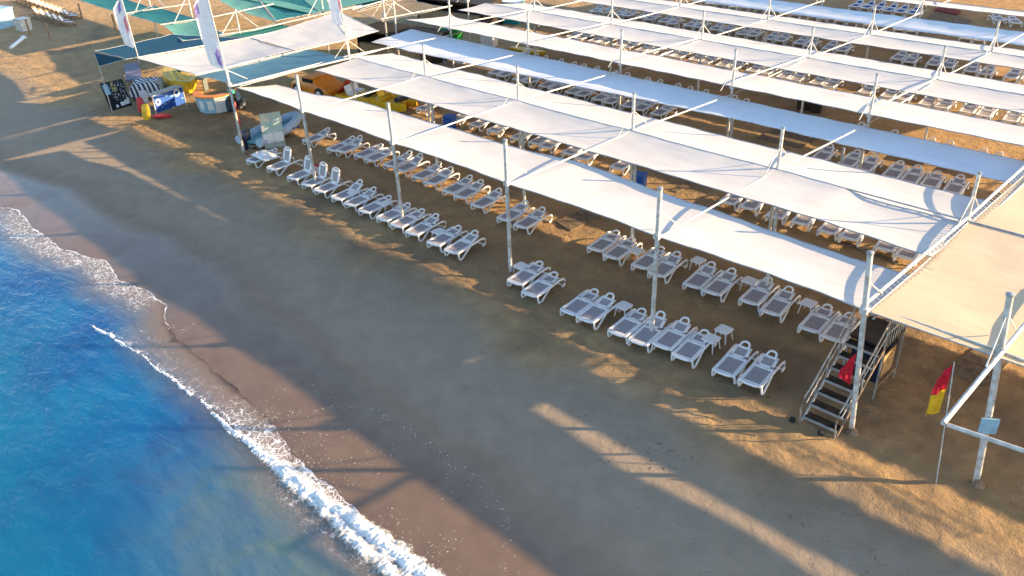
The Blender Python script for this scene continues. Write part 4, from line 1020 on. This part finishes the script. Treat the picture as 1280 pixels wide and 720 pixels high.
# striped cover over a rack
c = U(183, 108, 0.35)
o = thing('covered_rack', 'low rack under a black and white striped cover behind the black board', 'covered rack', Vector((c.x, c.y, 0))*S)
L0 = U(163, 112, .3)*S; L1 = U(206, 108, .3)*S; ax = (L1-L0); ax.z = 0; axn = ax.normalized(); sd = Vector((-axn.y, axn.x, 0))
def P(u, v):
    p = L0 + ax*u + sd*((v-.5)*2.0); e = min(u, 1-u, v, 1-v)
    p.z = 0.12 + 0.85*min(1, e*5.5)**.6 + .09*fbm(u*4, v*3, 1, 3) + 0.05*math.sin(u*16)*(1-min(1, e*4)); return p
q = MB(); q.grid(P, 34, 20); q.build('cover', striped, o)
q = MB()
for u in (.1, .9):
    for v in (.15, .85): e = L0+ax*u+sd*((v-.5)*2); q.tube([(e.x, e.y, 0), (e.x, e.y, .9)], 0.03, 6)
q.build('rack_legs', grey_steel, o)
# blue counter with white emblems
A, B = pl(196, 144), pl(233, 131); A.z = B.z = 0.12
hh = Vector((0, 0, 1.12)); dn = (B-A).normalized(); nn = Vector((dn.y, -dn.x, 0))
o = thing('blue_counter', 'blue banner counter with white round emblems beside the colourful boards', 'counter', (A+B)/2)
q = MB(); q.slab([A, B, B+hh, A+hh], 0.06); q.build('front_panel', blue_paint, o, smooth=False)
q = MB(); q.slab([A+hh+nn*.1, B+hh+nn*.1, B+hh-nn*.55, A+hh-nn*.55], 0.05); q.build('counter_top', white_steel, o, smooth=False)
for e in (A, B):
    q = MB(); q.tube([e-Vector((0, 0, .15)), e+hh], 0.035, 8); q.tube([e-nn*.5-Vector((0, 0, .15)), e-nn*.5+hh], 0.03, 8); q.build('leg', white_steel, o)
def onp(u, v): return A.lerp(B, u) + hh*v + nn*.012
for u, v, r1 in ((.14, .55, .2), (.78, .72, .24)):
    q = MB(); n_ = 18; ring = lambda r: [onp(u, v) + dn*(r*math.cos(2*PI*i/n_)) + Vector((0, 0, r*math.sin(2*PI*i/n_))) for i in range(n_)]
    R1, R2 = ring(r1), ring(r1*.55); q.add(R1+R2, [(i, (i+1) % n_, n_+(i+1) % n_, n_+i) for i in range(n_)]); q.build('emblem', wp_, o, smooth=False)
q = MB()
for u, v, w_ in ((.3,.3,.1),(.45,.35,.06),(.55,.6,.1),(.62,.25,.05),(.9,.3,.05),(.2,.2,.06),(.4,.7,.07)):
    q.add([onp(u,v), onp(u+w_,v), onp(u+w_,v+.07), onp(u,v+.07)], [(0,1,2,3)])
q.build('small_marks', pale_blue, o, smooth=False)
# bodyboards and floats
def slabboard(px, py, w_, h_, th, mt, label, lean=(0, 0), z=0.02, rz=0.0, name='bodyboard', flat=False):
    b = pl(px, py); b.z = 0
    q = MB(); n_ = 16
    ring = []
    for i in range(n_):
        t = 2*PI*i/n_; x = w_/2*math.copysign(abs(math.cos(t))**.6, math.cos(t)); y = h_/2*math.copysign(abs(math.sin(t))**.7, math.sin(t)); ring.append((x, y))
    R = Matrix.Rotation(rz, 3, 'Z') @ (Matrix.Identity(3) if flat else Matrix.Rotation(math.radians(78)+lean[0], 3, 'X'))
    lift = Vector((0, 0, th if flat else h_/2*0.98))
    q.loft([[b + lift + R @ Vector((x*k, y*k, zz)) for x, y in ring] for k, zz in ((.9, -th/2), (1, -th/4), (1, th/4), (.9, th/2))])
    return tag(q.build(name, mt, loc=b), label, 'bodyboard', 'bodyboards by the blue counter')
slabboard(178, 140, .45, .95, .07, red_paint, 'red bodyboard standing left of the yellow one', rz=.7)
slabboard(185, 150, .5, 1.0, .07, yellow_paint, 'yellow bodyboard standing in front of the blue counter', rz=.7)
slabboard(203, 147, .55, 1.2, .1, red_paint, 'red bodyboard lying flat on the sand', flat=True, rz=-.9)
slabboard(182, 128, .5, .8, .07, banner_cloth, 'white bodyboard leaning behind the yellow one', rz=.9)
# kiosk counter
ck = U(262, 142, 0.0); ck = Vector((ck.x-.35, ck.y+.55, 0))*S
o = thing('kiosk_counter', 'rounded pale blue kiosk counter with an orange top', 'kiosk', ck)
def arcpt(r, t): return ck + Vector((r*math.cos(t), r*math.sin(t), 0))
ang = [math.radians(-150+30*i) for i in range(8)]
for i in range(7):
    q = MB(); a0, a1 = arcpt(1.12, ang[i]), arcpt(1.12, ang[i+1]); b0, b1 = arcpt(1.22, ang[i]), arcpt(1.22, ang[i+1]); z1 = Vector((0, 0, 1.0)); z0 = Vector((0, 0, .03))
    q.loft([[a0*1+z0, a1+z0, a1*.92+ck*.08+z0, a0*.92+ck*.08+z0], [b0+z1, b1+z1, b1*.92+ck*.08+z1, b0*.92+ck*.08+z1]]); q.build('wall_panel', pale_blue if i not in (4,) else plastic, o, smooth=False)
    if i in (1, 2, 3, 5):
        q = MB(); f = lambda u, v: a0.lerp(a1, u).lerp(b0.lerp(b1, u), v) + Vector((0, 0, 1.0*v)) + (a0.lerp(a1, .5)-ck).normalized()*.015
        q.add([f(.2,.25), f(.8,.25), f(.8,.8), f(.2,.8)], [(0,1,2,3)]); q.build('poster', wp_, o, smooth=False)
q = MB(); zt = Vector((0, 0, 1.02)); zb_ = Vector((0, 0, 1.09))
for i in range(7):
    i0, i1, o0_, o1_ = arcpt(.78, ang[i]), arcpt(.78, ang[i+1]), arcpt(1.3, ang[i]), arcpt(1.3, ang[i+1]); q.add([i0+zt, o0_+zt, o1_+zt, i1+zt, i0+zb_, o0_+zb_, o1_+zb_, i1+zb_], [(4,5,6,7),(0,3,2,1),(1,2,6,5),(0,4,7,3)])
q.build('counter_top', orange_paint, o, smooth=False)
# grey-green bench and yellow plank behind the kiosk
q = MB(); b = pl(249, 112); q.box(b+Vector((0, 0, .8)), (1.5, .5, .08), rz=.4); [q.box(b+Matrix.Rotation(.4, 3, 'Z') @ Vector((sx*.6, 0, .38)), (.08, .4, .76), rz=.4) for sx in (-1, 1)]
tag(q.build('bench_table', mat('grey_green_paint', (.14, .17, .16)), loc=b), 'grey-green table just behind the kiosk counter', 'table')

def hull(mt, L_, W_, H_, n=9, flat=0.35):
    q = MB(); rings = []
    for i in range(n):
        t = i/(n-1); x = (t-.5)*L_; w_ = W_/2*(math.sin(PI*min(1, max(.06, t*.8+.12)))**.6)*(1 if t < .75 else 1-((t-.75)/.25)**2*.75); zt_ = H_*(1+.35*max(0, t-.6)); zb_ = H_*.12*max(0, (t-.7)/.3)*4*.5
        rings.append([Vector((x, -w_*.6, zb_)), Vector((x, -w_, zt_*.55)), Vector((x, -w_*.94, zt_)), Vector((x, 0, zt_*1.05)), Vector((x, w_*.94, zt_)), Vector((x, w_, zt_*.55)), Vector((x, w_*.6, zb_))])
    q.loft(rings); return q
def pedalo(px, py, rz, label, mt, z=0.0, slide=False):
    b = pl(px, py); b.z = 0
    o = thing('pedal_boat', label, 'pedal boat', b, None, rz)
    for sy in (-1, 1):
        h = hull(mt, 3.0, .62, .5); h.v = [v+Vector((0, sy*.5, 0)) for v in h.v]; h.build('float', mt, o, local=True)
    d = MB(); d.box((-.1, 0, .5), (2.3, 1.3, .09)); d.build('deck', mt, o, local=True)
    for sy in (-1, 1):
        s_ = MB(); s_.box((-.35, sy*.33, .64), (.5, .5, .14)); s_.box((-.65, sy*.33, .88), (.12, .5, .5), mtx=Matrix.Rotation(math.radians(-15), 3, 'Y')); s_.build('seat', plastic if slide else yellow_paint, o, local=True)
    p_ = MB(); p_.tube([(.5, -.4, .62), (.5, .4, .62)], .05, 8); p_.box((.75, 0, .68), (.3, .9, .25)); p_.build('pedal_box', dark_blue, o, local=True)
    if slide:
        s_ = MB(); s_.loft([[Vector((-1.5, -.35, .5)), Vector((-1.5, .35, .5)), Vector((-1.5, .35, .56)), Vector((-1.5, -.35, .56))], [Vector((-.6, -.35, 1.5)), Vector((-.6, .35, 1.5)), Vector((-.6, .35, 1.58)), Vector((-.6, -.35, 1.58))]]); s_.build('slide', red_paint, o, local=True)
    return o
pedalo(492, 134, 0.15, 'yellow pedal boat under the second strip edge, right of the orange one', yellow_paint)
pedalo(452, 128, 0.3, 'yellow pedal boat with a red slide between the orange boat and a mast', yellow_paint, slide=True)
# car-shaped orange pedal boat
b = pl(400, 120); b.z = 0
o = thing('car_pedal_boat', 'orange car-shaped pedal boat with black and white wheels under the strip', 'pedal boat', b, None, 0.12)
prof = [(-1.7,.35),(-1.72,.75),(-1.5,.95),(-.8,1.02),(-.35,1.42),(.45,1.42),(.85,1.02),(1.5,.9),(1.75,.7),(1.75,.35)]
q = MB(); q.loft([[Vector((x*k, y, z if z < .5 else z*kk)) for x, z in prof] for y, k, kk in ((-.85,.94,.95),(-.8,1,1),(0,1,1.02),(.8,1,1),(.85,.94,.95))]); q.build('body', orange_paint, o, local=True)
q = MB(); q.box((.05, 0, 1.22), (1.0, 1.72, .26)); q.build('window_band', black_paint, o, local=True)
q = MB(); q.box((0, 0, .22), (3.5, 1.8, .4)); q.build('float', yellow_paint, o, local=True)
for sx in (-1.05, 1.05):
    for sy in (-1, 1):
        R = Matrix.Rotation(PI/2, 3, 'X')
        q = MB(); q.lathe((0, 0, 0), [(.2, -.06), (.36, -.07), (.38, 0), (.36, .07), (.2, .06)], 20); q.v = [R @ v + Vector((sx, sy*.87, .52)) for v in q.v]; w_ = q.build('wheel', rubber, o, local=True)
        q = MB(); q.lathe((0, 0, 0), [(.19, -.075), (.2, 0), (.19, .075)], 12); q.v = [R @ v + Vector((sx, sy*.89, .52)) for v in q.v]; q.build('hub', plastic, w_, local=True)
# yellow boat with paddles behind the striped rack
b = pl(228, 108); b.z = 0
o = thing('yellow_boat', 'yellow flat boat with paddles beside the striped rack', 'boat', b, None, -.25)
q = hull(yellow_paint, 5.4, 2.0, .8); q.build('hull', yellow_paint, o, local=True)
for k in range(3):
    q = MB(); q.tube([(-1.2, -.4+.35*k, .9), (1.2, -.55+.4*k, .95)], .045, 6); q.box((1.35, -.57+.42*k, .95), (.45, .16, .03)); q.build('paddle', mat('bright_yellow', (.85, .62, .03), .4), o, local=True)
q = MB(); q.lathe((-.9, .1, .8), [(.28, 0), (.3, .05), (.2, .08)], 14); q.build('hatch', black_paint, o, local=True)
# jet ski behind the kiosk
b = pl(293, 134); b.z = 0
o = thing('jet_ski', 'dark jet ski with a teal cowl behind the leftmost mast', 'jet ski', b, None, -.5)
q = hull(dark_blue, 2.9, 1.1, .62); q.build('hull', dark_blue, o, local=True)
q = MB(); q.loft([[Vector((x, -w_, .6)), Vector((x, -w_*.8, z)), Vector((x, w_*.8, z)), Vector((x, w_, .6))] for x, w_, z in ((-1.2,.2,.85),(-.6,.22,.98),(0,.22,.95),(.3,.3,1.1),(.9,.28,.85),(1.2,.15,.7))]); q.build('seat', rubber, o, local=True)
q = MB(); q.tube([(.3, -.4, 1.12), (.4, 0, 1.18), (.3, .4, 1.12)], .03, 6); q.build('handlebar', rubber, o, local=True)
q = MB(); q.lathe((.5, 0, 1.05), [(.24, 0), (.22, .16), (.1, .24)], 12); q.build('cowl', teal_paint, o, local=True)
q = MB(); q.box((-.3, 0, .12), (2.0, 1.0, .07)); [q.tube([(x, -.55, .16), (x, -.72, .16)], .17, 12) for x in (-.6, .3)]; [q.tube([(x, .55, .16), (x, .72, .16)], .17, 12) for x in (-.6, .3)]; q.build('trolley', grey_steel, o, local=True)
# rigid inflatable boat
s0 = U(312, 183, 0.1); s1 = U(372, 146, 0.35)
st_, bw = Vector((s0.x, s0.y, 0))*S, Vector((s1.x, s1.y, 0))*S
L_ = (bw-st_).length; rz = math.atan2(bw.y-st_.y, bw.x-st_.x)
o = thing('inflatable_boat', 'pale blue inflatable boat with outboard motor behind the acrylic boards', 'boat', st_, None, rz)
q = MB(); U_ = [(0, -.72, .42), (L_*.3, -.74, .43), (L_*.6, -.7, .47), (L_*.82, -.5, .56), (L_*.95, -.2, .64), (L_*.98, 0, .66), (L_*.95, .2, .64), (L_*.82, .5, .56), (L_*.6, .7, .47), (L_*.3, .74, .43), (0, .72, .42)]
q.tube(U_, .25, 12); q.build('tube', mat('pale_blue_tube', (.42, .55, .70), .45, .1, 3), o, local=True)
q = MB(); q.add([(.1, -.6, .3), (L_*.8, -.4, .4), (L_*.93, 0, .48), (L_*.8, .4, .4), (.1, .6, .3), (.1, 0, .0), (L_*.8, 0, .05)], [(0,1,2,3,4),(0,5,6,1),(4,3,6,5),(1,6,2),(2,6,3)]); q.build('hull', mat('aqua_deck', (.22, .5, .52), .5), o, local=True, smooth=False)
q = MB(); q.box((L_*.45, 0, .5), (.5, .8, .4)); q.box((L_*.45+.1, 0, .78), (.15, .75, .2)); q.build('console', teal_paint, o, local=True)
q = MB(); q.loft([[Vector((-.1+x, -w_, z)), Vector((-.1+x+.45, -w_*.8, z)), Vector((-.1+x+.45, w_*.8, z)), Vector((-.1+x, w_, z))] for x, w_, z in ((-.25,.16,.55),(-.32,.24,.75),(-.3,.24,1.0),(-.2,.16,1.12))]); q.box((-.22, 0, .35), (.16, .1, .6)); q.build('outboard_motor', dark_blue, o, local=True)
q = MB()
for k, xx in enumerate((.5, .78, 1.05, 2.6, 2.9)):
    q = MB(); q.box((xx, -.985, .46), (.18, .03, .10)); q.build('side_mark', blue_paint, o, local=True)

q = MB(); q.box((1.0, 0, .1), (1.6, 1.1, .1)); [q.tube([(1.0, sy*.6, .16), (1.0, sy*.78, .16)], .2, 14) for sy in (-1, 1)]; q.tube([(1.8, 0, .12), (L_+.9, 0, .4)], .035, 6); q.build('trailer', rust_steel, o, local=True)
# acrylic windbreak boards
A, B = pl(332, 187), pl(357, 183); A.z = B.z = 0
hz = Vector((0, 0, 1.28*S)); dn = (B-A).normalized()
o = thing('windbreak_board', 'upright clear board with white lower panels in front of the inflatable boat', 'windbreak', (A+B)/2)
q = MB(); q.slab([A+hz*.45, B+hz*.45, B+hz, A+hz], .015); q.build('clear_pane', acrylic, o, smooth=False)
q = MB(); q.slab([A+hz*.16, A.lerp(B, .49)+hz*.16, A.lerp(B, .49)+hz*.44, A+hz*.44], .02); q.slab([A.lerp(B, .51)+hz*.16, B+hz*.16, B+hz*.44, A.lerp(B, .51)+hz*.44], .02); q.build('white_panel', plastic, o, smooth=False)
q = MB(); q.slab([A+hz*.02, B+hz*.02, B+hz*.15, A+hz*.15], .018); q.build('lower_pane', acrylic, o, smooth=False)
for e in (A, B): q = MB(); q.tube([e, e+hz], .022, 6); q.tube([e-Vector((.25, .25, 0)), e+Vector((.25, .25, 0))], .02, 6); q.build('post', white_steel, o)
# pale blue bed with violet sheet behind the striped rack
q = MB(); a_ = [pl(157, 100, .3), pl(178, 98, .3), pl(173, 78, .3), pl(155, 80, .3)]; q.slab(a_, .12); tag(q.build('massage_bed', mat('violet_sheet', (.16, .15, .24)), loc=a_[0]), 'narrow violet bed on the sand under the left corner sail', 'bed')

# ------------------------------------------------------------------ things glimpsed between the strips
def crate(px, py, size, mt, label, cat, name, rz=0.3, z=0.0, lid=None):
    b = pl(px, py); b.z = z
    o = thing(name, label, cat, b, None, rz)
    x, y, h = size
    q = MB(); q.loft([[Vector((sx*x*k, sy*y*k, zz)) for sx, sy in ((-.5,-.5),(.5,-.5),(.5,.5),(-.5,.5))] for k, zz in ((.88, 0), (.96, h*.5), (1, h))]); q.build('body', mt, o, local=True, smooth=False)
    q = MB(); q.box((0, 0, h+.03), (x*1.06, y*1.06, .06)); q.box((0, -y*.53, h*.8), (x*.3, .05, .06)); q.build('lid', lid or mt, o, local=True, smooth=False)
    return o
crate(799, 237, (.55, .55, .75), blue_paint, 'blue bin standing by a short post in the first gap, right', 'bin', 'bin')
crate(563, 161, (.55, .55, .75), blue_paint, 'blue bin by the loungers in the first gap, left', 'bin', 'bin')
crate(565, 52, (1.6, .9, 1.0), green_paint, 'bright green chest between the upper strips', 'chest', 'storage_chest')
crate(612, 58, (1.1, .9, 1.2), plastic, 'white freezer right of the green chest', 'freezer', 'freezer')
crate(572, 44, (.7, .6, 1.1), plastic, 'white cabinet behind the green chest', 'cabinet', 'cabinet')
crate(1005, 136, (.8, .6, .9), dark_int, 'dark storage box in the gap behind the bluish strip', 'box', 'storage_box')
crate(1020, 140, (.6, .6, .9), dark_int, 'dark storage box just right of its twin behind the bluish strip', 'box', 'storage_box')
crate(735, 48, (.6, .6, .8), blue_paint, 'blue bin far back between loungers and strip', 'bin', 'bin')
crate(575, 78, (1.0, .7, 1.0), plastic, 'white box of linen near the dark bar', 'box', 'linen_box')
crate(700, 30, (3.0, 1.0, .9), mat('lime_tarp', (.38, .42, .05)), 'long heap under a lime and orange tarp near the top', 'tarp heap', 'tarp_heap', lid=orange_paint)
crate(640, 28, (1.8, 1.2, 1.7), teal_paint, 'teal stall with a white front between the upper strips', 'stall', 'stall', lid=plastic)
q = hull(yellow_paint, 3.2, .7, .25); o = tag(q.build('surfboard', yellow_paint, local=True), 'yellow surfboard lying between the upper strips', 'surfboard'); o.location = pl(660, 66); o.rotation_euler = (0, 0, .1)
# dark bar hut behind the first inland mast row, left
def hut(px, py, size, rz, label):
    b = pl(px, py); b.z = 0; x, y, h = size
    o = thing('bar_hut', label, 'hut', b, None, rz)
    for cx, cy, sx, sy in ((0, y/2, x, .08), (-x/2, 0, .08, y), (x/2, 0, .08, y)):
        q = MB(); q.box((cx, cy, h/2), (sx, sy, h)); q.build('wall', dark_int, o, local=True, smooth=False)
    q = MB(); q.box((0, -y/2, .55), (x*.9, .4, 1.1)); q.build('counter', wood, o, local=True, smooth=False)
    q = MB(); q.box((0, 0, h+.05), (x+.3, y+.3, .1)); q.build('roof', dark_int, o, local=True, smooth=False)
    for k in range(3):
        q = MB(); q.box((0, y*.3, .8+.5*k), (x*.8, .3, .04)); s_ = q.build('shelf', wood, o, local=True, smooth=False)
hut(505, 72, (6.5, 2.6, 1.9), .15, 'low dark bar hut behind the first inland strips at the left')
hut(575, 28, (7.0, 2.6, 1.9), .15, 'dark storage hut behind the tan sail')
b = pl(507, 66); b.z = 0
q = MB(); q.lathe(b, [(.45, 0), (.62, .4), (.6, .9), (.4, 1.2), (.3, 1.25)], 16); tag(q.build('basket', tan_stuff, loc=b), 'large round tan basket in front of the dark bar', 'basket')
for i, (px, py) in enumerate([(545, 76), (555, 78)]):
    b = pl(px, py); b.z = 0; q = MB(); q.lathe(b, [(.2, 0), (.05, .05), (.04, .7), (.19, .74), (.19, .8)], 12); tag(q.build('bar_stool', grey_steel, loc=b), f'bar stool by the dark bar, {"left" if i == 0 else "right"} one', 'stool', 'bar stools')
# far left bits
crate(31, 38, (1.0, 1.0, 1.0), white_steel, 'white canopy box on the sand at the far left', 'box', 'canopy_box')
crate(0, 34, (2.2, 2.0, 1.6), pale_blue, 'pale blue cabin at the left picture edge', 'cabin', 'cabin', lid=pale_blue)
for i, (px, py) in enumerate([(38, 44), (63, 49), (103, 23), (145, 38)]):
    b = pl(px, py); b.z = 0; q = MB(); q.tube([b-Vector((0, 0, .1)), b+Vector((0, 0, 1.3))], .09, 8); q.box(b+Vector((0, 0, 1.32)), (.2, .2, .04))
    tag(q.build('wooden_post', wood, loc=b), f'short wooden post on the far left sand, {nth(i+1)} from the left', 'post', 'wooden posts at the far left')
a_, c_ = pl(14, 61), pl(30, 48); q = MB(); q.tube([a_+Vector((0, 0, .08)), c_+Vector((0, 0, .08))], .14, 8); q.box(c_+Vector((0, 0, .1)), (.5, .3, .2)); tag(q.build('drain_pipe', plastic, loc=a_), 'white drain pipe on the dark sand at the far left', 'pipe')

# ------------------------------------------------------------------ light
EL, AZ = math.radians(15.0), math.atan2(0.743, 0.669)     # azimuth clockwise from +Y
tosun = Vector((math.sin(AZ)*math.cos(EL), math.cos(AZ)*math.cos(EL), math.sin(EL)))
sd_ = bpy.data.lights.new('sun', 'SUN'); sun = bpy.data.objects.new('sun', sd_); col.objects.link(sun)
sun.rotation_euler = (-tosun).to_track_quat('-Z', 'Y').to_euler(); sun.location = (0, 0, 60)
sd_.energy = 5.0; sd_.angle = math.radians(0.5); sd_.color = (1.0, 0.72, 0.41)
w = bpy.data.worlds.new('World'); sc.world = w; w.use_nodes = True
N = w.node_tree.nodes; sky = N.new('ShaderNodeTexSky'); sky.sky_type = 'NISHITA'; sky.sun_disc = False
sky.sun_elevation = EL; sky.sun_rotation = AZ; sky.air_density = 1.0; sky.dust_density = 0.6; sky.ozone_density = 1.8
w.node_tree.links.new(sky.outputs[0], N['Background'].inputs['Color']); N['Background'].inputs['Strength'].default_value = 0.15
vs_ = sc.view_settings; vs_.view_transform = 'Standard'; vs_.look = 'None'; vs_.gamma = 1; vs_.use_curve_mapping = False; vs_.exposure = 1.5
sc.render.engine = 'CYCLES'
